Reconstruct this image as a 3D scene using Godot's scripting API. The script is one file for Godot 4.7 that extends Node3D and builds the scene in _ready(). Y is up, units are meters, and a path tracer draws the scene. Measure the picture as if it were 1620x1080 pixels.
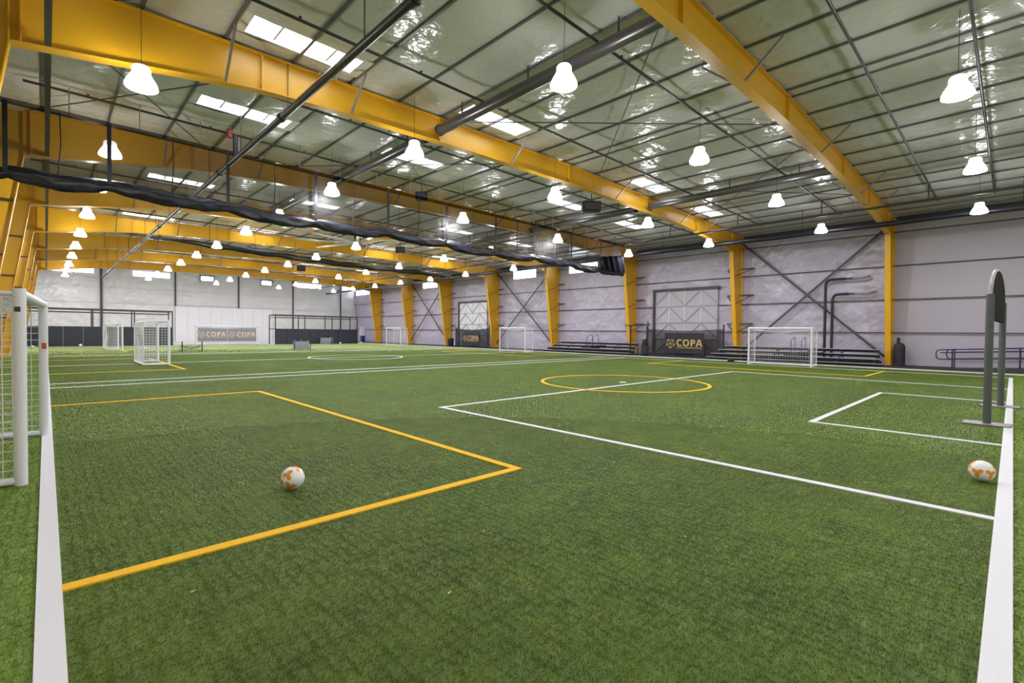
extends Node3D
# An indoor football hall: yellow portal frames, quilted roof, green turf, goals, nets. Metres, y up.
# x runs across the hall to the long right-hand wall, -z runs along it to the far end wall.

const RIDGE := 15.43
const WALL_R := 33.8
const WALL_L := -2.94
const FAR := -69.43
const BACK := 11.47
const Z0 := -4.71
const BAY := 8.09
const PURLIN := 1.52

var M := {}
var used := {}
var rng := RandomNumberGenerator.new()
var wob := FastNoiseLite.new()

# ---------------------------------------------------------------- mesh collector
class MB:
	var v := PackedVector3Array()
	var n := PackedVector3Array()
	var ix := PackedInt32Array()

	func tri_n(a: Vector3, b: Vector3, c: Vector3, na: Vector3, nb: Vector3, nc: Vector3) -> void:
		var k := v.size()
		v.append_array(PackedVector3Array([a, b, c]))
		n.append_array(PackedVector3Array([na, nb, nc]))
		ix.append_array(PackedInt32Array([k, k + 2, k + 1]))

	func quad(a: Vector3, b: Vector3, c: Vector3, d: Vector3) -> void:   # counter-clockwise seen from outside
		var m := (b - a).cross(d - a)
		if m.length_squared() < 1e-14:
			m = (c - b).cross(d - b)
		m = m.normalized()
		var k := v.size()
		v.append_array(PackedVector3Array([a, b, c, d]))
		n.append_array(PackedVector3Array([m, m, m, m]))
		ix.append_array(PackedInt32Array([k, k + 2, k + 1, k, k + 3, k + 2]))

	func hexa(p: Array) -> void:   # 0-3 bottom ring, 4-7 top ring, counter-clockwise from above
		quad(p[3], p[2], p[1], p[0])
		quad(p[4], p[5], p[6], p[7])
		for i in 4:
			var j := (i + 1) % 4
			quad(p[i], p[j], p[j + 4], p[i + 4])

	func box(c: Vector3, s: Vector3, b := Basis.IDENTITY) -> void:
		var h := s * 0.5
		var p := []
		for y in [-h.y, h.y]:
			for q in [[-1, 1], [1, 1], [1, -1], [-1, -1]]:
				p.append(c + b * Vector3(q[0] * h.x, y, q[1] * h.z))
		hexa(p)

	func cham(c: Vector3, s: Vector3, r: float, b := Basis.IDENTITY) -> void:   # box with all edges chamfered
		var h := s * 0.5
		var ax := [Vector3.RIGHT, Vector3.UP, Vector3.BACK]
		for a in 3:
			for sg in [-1.0, 1.0]:
				var u := (a + 1) % 3
				var w := (a + 2) % 3
				var q := []
				for e in [[-1, -1], [1, -1], [1, 1], [-1, 1]]:
					q.append(c + b * (ax[a] * h[a] * sg + ax[u] * (h[u] - r) * e[0] + ax[w] * (h[w] - r) * e[1]))
				if sg > 0:
					quad(q[0], q[1], q[2], q[3])
				else:
					quad(q[3], q[2], q[1], q[0])
		for a in 3:
			var u := (a + 1) % 3
			var w := (a + 2) % 3
			for su in [-1.0, 1.0]:
				for sw in [-1.0, 1.0]:
					var lo: Vector3 = -ax[a] * (h[a] - r)
					var hi: Vector3 = ax[a] * (h[a] - r)
					var e1: Vector3 = ax[u] * h[u] * su + ax[w] * (h[w] - r) * sw
					var e2: Vector3 = ax[u] * (h[u] - r) * su + ax[w] * h[w] * sw
					var q := [c + b * (lo + e1), c + b * (hi + e1), c + b * (hi + e2), c + b * (lo + e2)]
					if su * sw > 0:
						quad(q[3], q[2], q[1], q[0])
					else:
						quad(q[0], q[1], q[2], q[3])

	func bar(a: Vector3, b: Vector3, w: float, h: float, up := Vector3.UP) -> void:   # a straight bar of w x h
		var d := (b - a)
		var z := d.normalized()
		if absf(z.dot(up)) > 0.98:
			up = Vector3.RIGHT
		var x := up.cross(z).normalized()
		var y := z.cross(x)
		box((a + b) * 0.5, Vector3(w, h, d.length()), Basis(x, y, z))

	func tube(pts: Array, r, sides := 8, caps := true) -> void:   # r: a number or one for each point
		var rings := []
		var x := Vector3.ZERO
		for i in pts.size():
			var t: Vector3 = (pts[mini(i + 1, pts.size() - 1)] - pts[maxi(i - 1, 0)]).normalized()
			if x == Vector3.ZERO:
				x = t.cross(Vector3.UP if absf(t.y) < 0.9 else Vector3.RIGHT).normalized()
			x = (x - t * x.dot(t)).normalized()
			var y := t.cross(x)
			var k := v.size()
			var rr: float = r[i] if r is Array else r
			for j in sides:
				var f := TAU * j / sides
				var m := x * cos(f) + y * sin(f)
				v.append(pts[i] + m * rr)
				n.append(m)
			rings.append(k)
		for i in pts.size() - 1:
			for j in sides:
				var a: int = rings[i] + j
				var b: int = rings[i] + (j + 1) % sides
				var c: int = rings[i + 1] + (j + 1) % sides
				var d: int = rings[i + 1] + j
				ix.append_array(PackedInt32Array([a, c, b, a, d, c]))
		if caps:
			for e in [0, pts.size() - 1]:
				var t: Vector3 = (pts[1] - pts[0]).normalized() if e == 0 else (pts[e] - pts[e - 1]).normalized()
				var sg := -1.0 if e == 0 else 1.0
				var k := v.size()
				v.append(pts[e])
				n.append(t * sg)
				for j in sides:
					v.append(v[rings[e] + j])
					n.append(t * sg)
				for j in sides:
					var a := k + 1 + j
					var b := k + 1 + (j + 1) % sides
					if e == 0:
						ix.append_array(PackedInt32Array([k, a, b]))
					else:
						ix.append_array(PackedInt32Array([k, b, a]))

	func lathe(c: Vector3, prof: Array, seg := 20) -> void:   # prof: [radius, height] from bottom to top, outside
		var k := v.size()
		for i in prof.size():
			var a: Array = prof[maxi(i - 1, 0)]
			var b: Array = prof[mini(i + 1, prof.size() - 1)]
			var t := Vector2(b[0] - a[0], b[1] - a[1]).normalized()
			for j in seg + 1:
				var f := TAU * j / seg
				v.append(c + Vector3(cos(f) * prof[i][0], prof[i][1], sin(f) * prof[i][0]))
				n.append(Vector3(cos(f) * t.y, -t.x, sin(f) * t.y))
		for i in prof.size() - 1:
			for j in seg:
				var a := k + i * (seg + 1) + j
				var d := a + seg + 1
				ix.append_array(PackedInt32Array([a, a + 1, d + 1, a, d + 1, d]))

	func grid(nu: int, nv: int, f: Callable) -> void:   # smooth surface, f(i, j) -> point; normal = du x dv
		var k := v.size()
		var p := PackedVector3Array()
		for j in nv + 1:
			for i in nu + 1:
				p.append(f.call(i, j))
		for j in nv + 1:
			for i in nu + 1:
				var du := p[j * (nu + 1) + mini(i + 1, nu)] - p[j * (nu + 1) + maxi(i - 1, 0)]
				var dv := p[mini(j + 1, nv) * (nu + 1) + i] - p[maxi(j - 1, 0) * (nu + 1) + i]
				v.append(p[j * (nu + 1) + i])
				n.append(du.cross(dv).normalized())
		for j in nv:
			for i in nu:
				var a := k + j * (nu + 1) + i
				var d := a + nu + 1
				ix.append_array(PackedInt32Array([a, d + 1, a + 1, a, d, d + 1]))

	func prism(poly: PackedVector2Array, z1: float, z2: float, b := Transform3D.IDENTITY) -> void:   # outline in xy, pulled along z
		if Geometry2D.is_polygon_clockwise(poly):
			poly.reverse()
		var t := Geometry2D.triangulate_polygon(poly)
		for s in [z1, z2]:
			var m: Vector3 = (b.basis * Vector3(0, 0, 1.0 if s == z2 else -1.0)).normalized()
			for i in range(0, t.size(), 3):
				var q := []
				for j in 3:
					q.append(b * Vector3(poly[t[i + j]].x, poly[t[i + j]].y, s))
				var flip: bool = (q[1] - q[0]).cross(q[2] - q[0]).dot(m) < 0
				if flip:
					tri_n(q[0], q[2], q[1], m, m, m)
				else:
					tri_n(q[0], q[1], q[2], m, m, m)
		for i in poly.size():
			var p := poly[i]
			var r := poly[(i + 1) % poly.size()]
			quad(b * Vector3(p.x, p.y, z1), b * Vector3(r.x, r.y, z1), b * Vector3(r.x, r.y, z2), b * Vector3(p.x, p.y, z2))

	func ball(c: Vector3, r: float, seg := 20) -> void:
		var pr := []
		var m := seg / 2
		for i in m + 1:
			var f := -PI / 2 + PI * i / m
			pr.append([maxf(cos(f) * r, 0.0001), sin(f) * r])
		lathe(c, pr, seg)

	func mesh() -> ArrayMesh:
		var am := ArrayMesh.new()
		var a := []
		a.resize(Mesh.ARRAY_MAX)
		a[Mesh.ARRAY_VERTEX] = v
		a[Mesh.ARRAY_NORMAL] = n
		a[Mesh.ARRAY_INDEX] = ix
		am.add_surface_from_arrays(Mesh.PRIMITIVE_TRIANGLES, a)
		return am

# ---------------------------------------------------------------- scene helpers
func numbered(called: String) -> String:
	var k: int = used.get(called, -1) + 1
	used[called] = k
	return called if k == 0 else "%s_%03d" % [called, k]

func tag(o: Node, label: String, category: String, group := "") -> Node:
	o.set_meta("label", label)
	o.set_meta("category", category)
	if group:
		o.set_meta("group", group)
	return o

func thing(called: String, label: String, category: String, at := Vector3.ZERO, turn := 0.0, group := "") -> Node3D:
	var o := Node3D.new()
	o.name = numbered(called)
	add_child(o)
	o.position = at
	o.rotation.y = turn
	tag(o, label, category, group)
	return o

func shell(called: String) -> Node3D:
	var o := Node3D.new()
	o.name = called
	add_child(o)
	o.set_meta("kind", "structure")
	return o

func part(called: String, mesh: Mesh, mat: Material, parent: Node, at := Vector3.ZERO) -> MeshInstance3D:
	var o := MeshInstance3D.new()
	o.name = called
	o.mesh = mesh
	o.material_override = mat
	o.cast_shadow = GeometryInstance3D.SHADOW_CASTING_SETTING_ON
	parent.add_child(o, true)
	o.position = at
	return o

func solo(called: String, mesh: Mesh, mat: Material, label: String, category: String, at := Vector3.ZERO, group := "") -> MeshInstance3D:
	var o := part(numbered(called), mesh, mat, self, at)
	tag(o, label, category, group)
	return o

func mat(name_: String, c: Color, rough := 0.6, metal := 0.0) -> StandardMaterial3D:
	var m := StandardMaterial3D.new()
	m.resource_name = name_
	m.albedo_color = c
	m.roughness = rough
	m.metallic = metal
	M[name_] = m
	return m

func noise_tex(freq: float, size: int, lo: Color, hi: Color, seed_: int, oct := 4, kind := FastNoiseLite.TYPE_SIMPLEX_SMOOTH) -> NoiseTexture2D:
	var f := FastNoiseLite.new()
	f.seed = seed_
	f.noise_type = kind
	f.frequency = freq
	f.fractal_octaves = oct
	var t := NoiseTexture2D.new()
	t.width = size
	t.height = size
	t.seamless = true
	t.noise = f
	var g := Gradient.new()
	g.set_color(0, lo)
	g.set_color(1, hi)
	t.color_ramp = g
	return t

func bump_tex(freq: float, size: int, seed_: int, strength: float, oct := 4) -> NoiseTexture2D:
	var t := noise_tex(freq, size, Color.BLACK, Color.WHITE, seed_, oct)
	t.color_ramp = null
	t.as_normal_map = true
	t.bump_strength = strength
	return t

func triplanar(m: StandardMaterial3D, scale_: float) -> void:
	m.uv1_triplanar = true
	m.uv1_world_triplanar = true
	m.uv1_scale = Vector3.ONE * scale_

func roof_y(x: float) -> float:
	return 8.60 - 0.018 * absf(x - RIDGE)

func fz(i: int) -> float:
	return Z0 - BAY * i

func nth(k: int) -> String:
	return ["first", "second", "third", "fourth", "fifth", "sixth", "seventh", "eighth", "ninth", "tenth", "eleventh", "twelfth", "thirteenth", "fourteenth", "fifteenth", "sixteenth"][k]

# ---------------------------------------------------------------- materials
func make_materials() -> void:
	mat("yellow_paint", Color8(216, 162, 28), 0.36)
	mat("dark_steel", Color8(58, 56, 58), 0.5, 0.0)
	mat("purlin_steel", Color8(92, 92, 92), 0.45, 0.0)
	mat("pipe_steel", Color8(70, 66, 66), 0.32, 0.35)
	mat("duct_black", Color8(84, 81, 80), 0.3, 0.35)
	mat("black_plastic", Color8(24, 24, 28), 0.5)
	mat("navy_vinyl", Color8(20, 21, 34), 0.42)
	mat("net_bundle", Color8(15, 15, 20), 1.0)
	M.net_bundle.metallic_specular = 0.1
	mat("black_mat", Color8(38, 38, 46), 0.7)
	mat("dasher", Color8(38, 41, 54), 0.55)
	mat("white_paint", Color8(226, 226, 232), 0.35)
	mat("net_cord", Color8(228, 228, 230), 0.8)
	mat("black_cord", Color8(26, 26, 30), 0.8)
	mat("aluminium", Color8(188, 188, 196), 0.32, 0.7)
	mat("kerb", Color8(216, 214, 208), 0.7)
	mat("concrete", Color8(196, 194, 196), 0.7)
	mat("red_paint", Color8(150, 52, 44), 0.5)
	mat("blue_rail", Color8(38, 34, 78), 0.45)
	mat("blue_bin", Color8(38, 44, 104), 0.45)
	mat("grey_post", Color8(84, 84, 88), 0.4, 0.1)
	mat("board_grey", Color8(50, 47, 45), 0.95)
	M.board_grey.metallic_specular = 0.15
	mat("plate_steel", Color8(150, 142, 146), 0.45, 0.5)
	mat("gold_print", Color8(196, 160, 92), 0.6)
	mat("banner_black", Color8(34, 34, 40), 0.7)
	mat("banner_grey", Color8(134, 128, 140), 0.7)
	mat("banner_cream", Color8(240, 216, 186), 0.7)
	mat("white_sheet", Color8(222, 221, 226), 0.6)
	mat("skylight_curb", Color8(214, 212, 208), 0.5)
	mat("wood_tan", Color8(150, 132, 112), 0.7)
	mat("grey_cloth", Color8(132, 138, 148), 0.8)
	mat("orange_print", Color8(236, 150, 34), 0.45)
	mat("ball_white", Color8(238, 234, 234), 0.4)
	mat("sticker_red", Color8(206, 80, 40), 0.5)
	mat("leaf_yellow", Color8(210, 190, 110), 0.8)
	mat("line_white", Color8(232, 230, 236), 0.9)
	mat("line_yellow", Color8(250, 192, 30), 0.9)
	mat("line_pale", Color8(170, 196, 120), 0.9)
	for k in ["line_white", "line_yellow"]:
		var m: StandardMaterial3D = M[k]
		triplanar(m, 5.0)
		m.normal_enabled = true
		m.normal_texture = bump_tex(0.12, 512, 41, 10.0, 3)
		m.normal_scale = 0.4
	# turf: fibre grain times broad random mottling of the green
	var turf := mat("turf", TURF_TINT, 0.6)
	triplanar(turf, 0.55)
	turf.albedo_texture = noise_tex(0.06, 1024, Color8(62, 74, 4), Color8(100, 110, 30), 7, 6)
	turf.detail_enabled = true
	turf.detail_blend_mode = BaseMaterial3D.BLEND_MODE_MUL
	turf.detail_uv_layer = BaseMaterial3D.DETAIL_UV_1
	turf.detail_albedo = noise_tex(0.011, 1024, Color8(190, 198, 180), Color8(255, 255, 255), 19, 6)
	turf.rim_enabled = true
	turf.rim = 0.9
	turf.rim_tint = 1.0
	turf.metallic_specular = 0.3
	var turf2 := mat("turf_pale", TURF_TINT, 0.7)
	triplanar(turf2, 0.7)
	turf2.albedo_texture = noise_tex(0.05, 1024, Color8(104, 118, 70), Color8(138, 146, 120), 31, 5)
	turf2.rim_enabled = true
	turf2.rim = 0.9
	turf2.rim_tint = 1.0
	turf2.metallic_specular = 0.3
	var blade := mat("turf_blade", TURF_TINT, 0.5)
	blade.vertex_color_use_as_albedo = true
	blade.rim_enabled = true
	blade.rim = 0.9
	blade.rim_tint = 1.0
	blade.metallic_specular = 0.3
	blade.cull_mode = BaseMaterial3D.CULL_DISABLED
	# vinyl facing of the insulation, wrinkled
	var roof := mat("roof_vinyl", Color8(194, 195, 187), 0.2)
	triplanar(roof, 0.42)
	roof.normal_enabled = true
	roof.normal_texture = bump_tex(0.012, 512, 5, 6.0, 3)
	roof.normal_scale = 0.6
	var wall := mat("wall_vinyl", Color8(178, 170, 188), 0.3)
	triplanar(wall, 0.2)
	wall.normal_enabled = true
	wall.normal_texture = bump_tex(0.014, 512, 9, 6.0, 4)
	wall.normal_scale = 0.6
	var far_v := mat("far_vinyl", Color8(206, 206, 206), 0.32)
	triplanar(far_v, 0.2)
	far_v.normal_enabled = true
	far_v.normal_texture = wall.normal_texture
	far_v.normal_scale = 0.4
	mat("seam_tape", Color8(176, 176, 178), 0.6)
	mat("wall_matte", Color8(178, 170, 182), 0.6)
	var lamp := mat("lamp_glow", Color(0.98, 0.98, 0.98, 0.81), 0.3)
	lamp.emission_enabled = true
	lamp.emission = Color(1.0, 0.985, 0.96)
	lamp.emission_energy_multiplier = 6.0
	lamp.transparency = BaseMaterial3D.TRANSPARENCY_ALPHA
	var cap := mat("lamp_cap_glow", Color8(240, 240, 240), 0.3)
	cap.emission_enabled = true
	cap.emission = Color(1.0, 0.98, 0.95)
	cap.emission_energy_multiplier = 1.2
	var pane := mat("pane", Color(0.95, 0.97, 1.0, 0.12), 0.05)
	pane.transparency = BaseMaterial3D.TRANSPARENCY_ALPHA
	var net := mat("mesh_fabric", Color(0.02, 0.017, 0.02, 0.5), 0.7)
	net.transparency = BaseMaterial3D.TRANSPARENCY_ALPHA
	var net3 := mat("mesh_screen", Color(0.03, 0.03, 0.045, 0.68), 0.8)
	net3.transparency = BaseMaterial3D.TRANSPARENCY_ALPHA
	var net2 := mat("mesh_dense", Color(0.02, 0.02, 0.03, 0.88), 0.7)
	net2.transparency = BaseMaterial3D.TRANSPARENCY_ALPHA
	var veil := mat("goal_veil", Color(0.8, 0.8, 0.82, 0.10), 0.8)
	veil.transparency = BaseMaterial3D.TRANSPARENCY_ALPHA

# ---------------------------------------------------------------- camera and light
func make_camera() -> void:
	var cam := Camera3D.new()
	cam.name = "camera"
	cam.keep_aspect = Camera3D.KEEP_HEIGHT
	cam.fov = 2.0 * rad_to_deg(atan(540.0 / 764.48))
	cam.near = 0.05
	cam.far = 400.0
	var yaw := deg_to_rad(43.97)
	var pitch := deg_to_rad(-1.1)
	var roll := deg_to_rad(0.577)
	var fwd := Vector3(sin(yaw) * cos(pitch), sin(pitch), -cos(yaw) * cos(pitch))
	var right := Vector3(cos(yaw), 0, sin(yaw))
	var up := right.cross(fwd)
	var r2 := right * cos(roll) + up * sin(roll)
	var u2 := up * cos(roll) - right * sin(roll)
	cam.transform = Transform3D(Basis(r2, u2, -fwd), Vector3(0, 1.6, 0))
	add_child(cam)
	cam.current = true

func make_environment() -> void:
	var we := WorldEnvironment.new()
	we.name = "environment"
	var e := Environment.new()
	e.background_mode = Environment.BG_COLOR
	e.background_color = Color8(236, 243, 255)
	e.background_energy_multiplier = 12.0
	e.tonemap_mode = Environment.TONE_MAPPER_LINEAR
	e.tonemap_exposure = 1.2
	e.sdfgi_enabled = true
	e.ssao_enabled = true
	e.ssil_enabled = true
	we.environment = e
	add_child(we)

const LAMP_ENERGY := 8.2
const TURF_TINT := Color(0.9, 1.0, 0.62)

# ---------------------------------------------------------------- floor
func strip_line(parent: Node, called: String, a: Vector2, b: Vector2, m: Material, w := 0.1) -> void:
	var mb := MB.new()
	mb.bar(Vector3(a.x, 0.005, a.y), Vector3(b.x, 0.005, b.y), w, 0.018)
	part(called, mb.mesh(), m, parent)

func ring_line(parent: Node, called: String, c: Vector2, r: float, m: Material, w := 0.1) -> void:
	var mb := MB.new()
	var k := 72
	for i in k:
		var p := []
		for y in [-0.004, 0.014]:
			for q in [[r - w / 2, i], [r - w / 2, i + 1], [r + w / 2, i + 1], [r + w / 2, i]]:
				var f: float = TAU * q[1] / k
				p.append(Vector3(c.x + cos(f) * q[0], y, c.y + sin(f) * q[0]))
		mb.hexa(p)
	part(called, mb.mesh(), m, parent)

func make_floor() -> void:
	var fl := shell("floor")
	var slab := func(called: String, x1: float, x2: float, z1: float, z2: float, m: Material, top := 0.0):
		var mb := MB.new()
		mb.box(Vector3((x1 + x2) / 2, top - 0.15, (z1 + z2) / 2), Vector3(x2 - x1, 0.3, absf(z2 - z1)))
		part(called, mb.mesh(), m, fl)
	slab.call("turf", -0.05, 29.38, 0.03, -58.7, M.turf)
	slab.call("outer_turf", WALL_L, -0.05, BACK, -58.7, M.turf_pale)
	slab.call("outer_turf", -0.05, 29.38, BACK, 0.03, M.turf_pale)
	slab.call("concrete_apron", WALL_L, 29.38, -58.7, FAR, M.concrete)
	slab.call("kerb", 29.38, 29.55, BACK, FAR, M.kerb, 0.05)
	slab.call("rubber_walkway", 29.55, WALL_R, BACK, FAR, M.black_mat, 0.02)
	var W: Material = M.line_white
	var Y: Material = M.line_yellow
	strip_line(fl, "touch_line", Vector2(0.005, 0.03), Vector2(0.005, -55), W, 0.115)
	strip_line(fl, "goal_line", Vector2(0.06, -0.025), Vector2(27.1, -0.025), W, 0.115)
	strip_line(fl, "touch_line", Vector2(27.15, 0.0), Vector2(27.15, -55), W, 0.09)
	for k in 3:
		var o := -18.75 * k
		if k > 0:
			strip_line(fl, "pitch_edge_line", Vector2(0.06, o), Vector2(27.1, o), W)
		strip_line(fl, "pitch_edge_line", Vector2(0.06, o - 17.5), Vector2(27.1, o - 17.5), W)
		for s in 2:
			var xa := 0.06 if s == 0 else 27.1
			var xb := 3.95 if s == 0 else 23.15
			var e := 0.05 if s == 0 else -0.05
			strip_line(fl, "penalty_box_line", Vector2(xa, o - 4.0), Vector2(xb + e, o - 4.0), Y)
			strip_line(fl, "penalty_box_line", Vector2(xa, o - 13.5), Vector2(xb + e, o - 13.5), Y)
			strip_line(fl, "penalty_box_line", Vector2(xb, o - 4.05), Vector2(xb, o - 13.45), Y)
	ring_line(fl, "centre_circle", Vector2(13.49, -8.77), 2.62, Y)
	ring_line(fl, "centre_circle", Vector2(13.5, -27.5), 2.68, W)
	strip_line(fl, "halfway_line", Vector2(0.06, -27.5), Vector2(27.1, -27.5), W)
	for s in 2:
		var z0 := 0.0 if s == 0 else -55.0
		var d := -1.0 if s == 0 else 1.0
		for b in [[5.97, 21.16, 8.3], [10.13, 16.84, 2.54]]:
			strip_line(fl, "goal_area_line", Vector2(b[0], z0 + d * 0.08), Vector2(b[0], z0 + d * (b[2] + 0.05)), W)
			strip_line(fl, "goal_area_line", Vector2(b[1], z0 + d * 0.08), Vector2(b[1], z0 + d * (b[2] + 0.05)), W)
			strip_line(fl, "goal_area_line", Vector2(b[0] + 0.05, z0 + d * b[2]), Vector2(b[1] - 0.05, z0 + d * b[2]), W)
	var sp := MB.new()
	sp.lathe(Vector3.ZERO, [[0.11, 0.0], [0.11, 0.014], [0.001, 0.015]], 20)
	part("centre_spot", sp.mesh(), W, fl, Vector3(13.49, 0, -8.77))
	make_turf_fibres(fl)

# fibres stand a little lower than the inlaid markings, which hide those below them
func tuft(kind: int, n: int, half: float, wide: float) -> ArrayMesh:
	var r := RandomNumberGenerator.new()
	r.seed = 100 + kind
	var mb := MB.new()
	for k in n:
		var o := Vector3(r.randf_range(-half, half), 0, r.randf_range(-half, half))
		var a := r.randf_range(0, TAU)
		var lean := Vector3(cos(a), 0, sin(a)) * r.randf_range(0.002, 0.011) + Vector3(0.007, 0, 0)
		var h := r.randf_range(0.004, 0.010)
		var w := Vector3(cos(a + 1.4), 0, sin(a + 1.4)) * r.randf_range(0.0009, 0.0016) * wide
		var m := o + lean * 0.4 + Vector3(0, h * 0.65, 0)
		var t := o + lean + Vector3(0, h, 0)
		var nn := (Vector3.UP - lean.normalized() * 0.4).normalized()
		mb.tri_n(o - w, o + w, m + w * 0.8, nn, nn, nn)
		mb.tri_n(o - w, m + w * 0.8, m - w * 0.8, nn, nn, nn)
		mb.tri_n(m - w * 0.8, m + w * 0.8, t, nn, nn, nn)
	return mb.mesh()

func fibres(fl: Node, step: float, near: float, far: float, soft: float, half: float, n: int, wide: float) -> void:
	var patch := FastNoiseLite.new()
	patch.seed = 77
	patch.frequency = 1.1
	patch.fractal_octaves = 5
	patch.fractal_gain = 0.6
	var r := RandomNumberGenerator.new()
	r.seed = 5
	var at := [[], [], []]
	var col := [[], [], []]
	for ix in range(int(-3.0 / step), int(30.0 / step)):
		for iz in range(int(-(far + soft) / step), int(2.0 / step)):
			var x := ix * step + r.randf_range(-0.2, 0.2) * step
			var z := iz * step + r.randf_range(-0.2, 0.2) * step
			var roll := r.randf()
			var turn := r.randf_range(-0.3, 0.3)
			var kind := r.randi() % 3
			var d := sqrt(x * x + z * z)
			if d > far + soft * roll or d < near or x > 29.3 or x < WALL_L + 0.1:
				continue
			var f := (x * 0.694 - z * 0.72)   # along the view
			var s := absf(x * 0.72 + z * 0.694)
			if f < 1.3 or s > f * 1.12 + 0.3:
				continue
			var k := clampf(0.46 + 0.55 * patch.get_noise_2d(x * 0.4, z * 0.4) + 0.7 * patch.get_noise_2d(x * 1.7 + 40.0, z * 1.7), 0.0, 1.0)
			var c := Color8(50, 72, 0).lerp(Color8(104, 126, 20), k)
			if x < -0.05 or z > 0.03:
				c = Color8(84, 110, 22).lerp(Color8(116, 140, 48), k)
			at[kind].append(Transform3D(Basis(Vector3.UP, turn), Vector3(x, 0, z)))
			c = c.srgb_to_linear()
			var tint := TURF_TINT.srgb_to_linear()
			col[kind].append(Color(c.r / tint.r, c.g / tint.g, c.b / tint.b))
	for kind in 3:
		var mm := MultiMesh.new()
		mm.transform_format = MultiMesh.TRANSFORM_3D
		mm.use_colors = true
		mm.mesh = tuft(kind, n, half, wide)
		mm.instance_count = at[kind].size()
		for i in at[kind].size():
			mm.set_instance_transform(i, at[kind][i])
			mm.set_instance_color(i, col[kind][i])
		var o := MultiMeshInstance3D.new()
		o.name = "turf_fibres"
		o.multimesh = mm
		o.material_override = M.turf_blade
		o.set_meta("kind", "stuff")
		fl.add_child(o, true)

func make_turf_fibres(fl: Node) -> void:
	fibres(fl, 0.084, 1.5, 9.0, 0.0, 0.05, 230, 1.0)
	fibres(fl, 0.105, 8.95, 34.0, 12.0, 0.06, 80, 2.8)

# ---------------------------------------------------------------- roof
func purlins() -> Array:
	var a := [WALL_L, -1.55]
	for k in 11:
		a.append(-0.03 + PURLIN * k)
	var b := a.duplicate()
	b.reverse()
	for x in b:
		a.append(2 * RIDGE - x)
	return a

var skies := []   # [x1, x2, z of the middle]

func roof_strip(w: float, l: float, kind: int) -> ArrayMesh:
	var mb := MB.new()
	var pil := maxi(1, roundi(l / 1.16))
	var nv := pil * 10
	var nu := 12
	var seed_ := kind * 37.0
	var f := func(i: int, j: int) -> Vector3:
		var u := 1.0 - float(i) / nu
		var t := float(j) / nv
		var s := absf(fmod(t * pil + 0.5, 1.0) - 0.5) * 1.16   # metres from the nearest cross seam
		var seam := exp(-pow(s / 0.10, 2.0))
		var mid := exp(-pow((u - 0.5) * w / 0.10, 2.0))
		var bulge := pow(sin(PI * u), 0.6) * (1.0 - 0.34 * seam) * (1.0 - 0.16 * mid)
		var amp := 0.06 + 0.03 * wob.get_noise_2d(seed_ + floorf(t * pil) * 9.0, u * 3.0)
		var ripple := wob.get_noise_3d(u * w * 34.0, t * l * 46.0, seed_) * 0.014 * sin(PI * u) * (1.0 + seam)
		return Vector3((u - 0.5) * w, -0.03 - amp * bulge + ripple, -t * l)
	mb.grid(nu, nv, f)
	var h := w / 2
	mb.quad(Vector3(-h, 0.16, 0), Vector3(h, 0.16, 0), Vector3(h, 0.16, -l), Vector3(-h, 0.16, -l))
	for e in [[Vector3(-h, -0.03, 0), Vector3(h, -0.03, 0)], [Vector3(h, -0.03, 0), Vector3(h, -0.03, -l)], [Vector3(h, -0.03, -l), Vector3(-h, -0.03, -l)], [Vector3(-h, -0.03, -l), Vector3(-h, -0.03, 0)]]:
		mb.quad(e[0], e[1], e[1] + Vector3(0, 0.19, 0), e[0] + Vector3(0, 0.19, 0))
	return mb.mesh()

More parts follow.
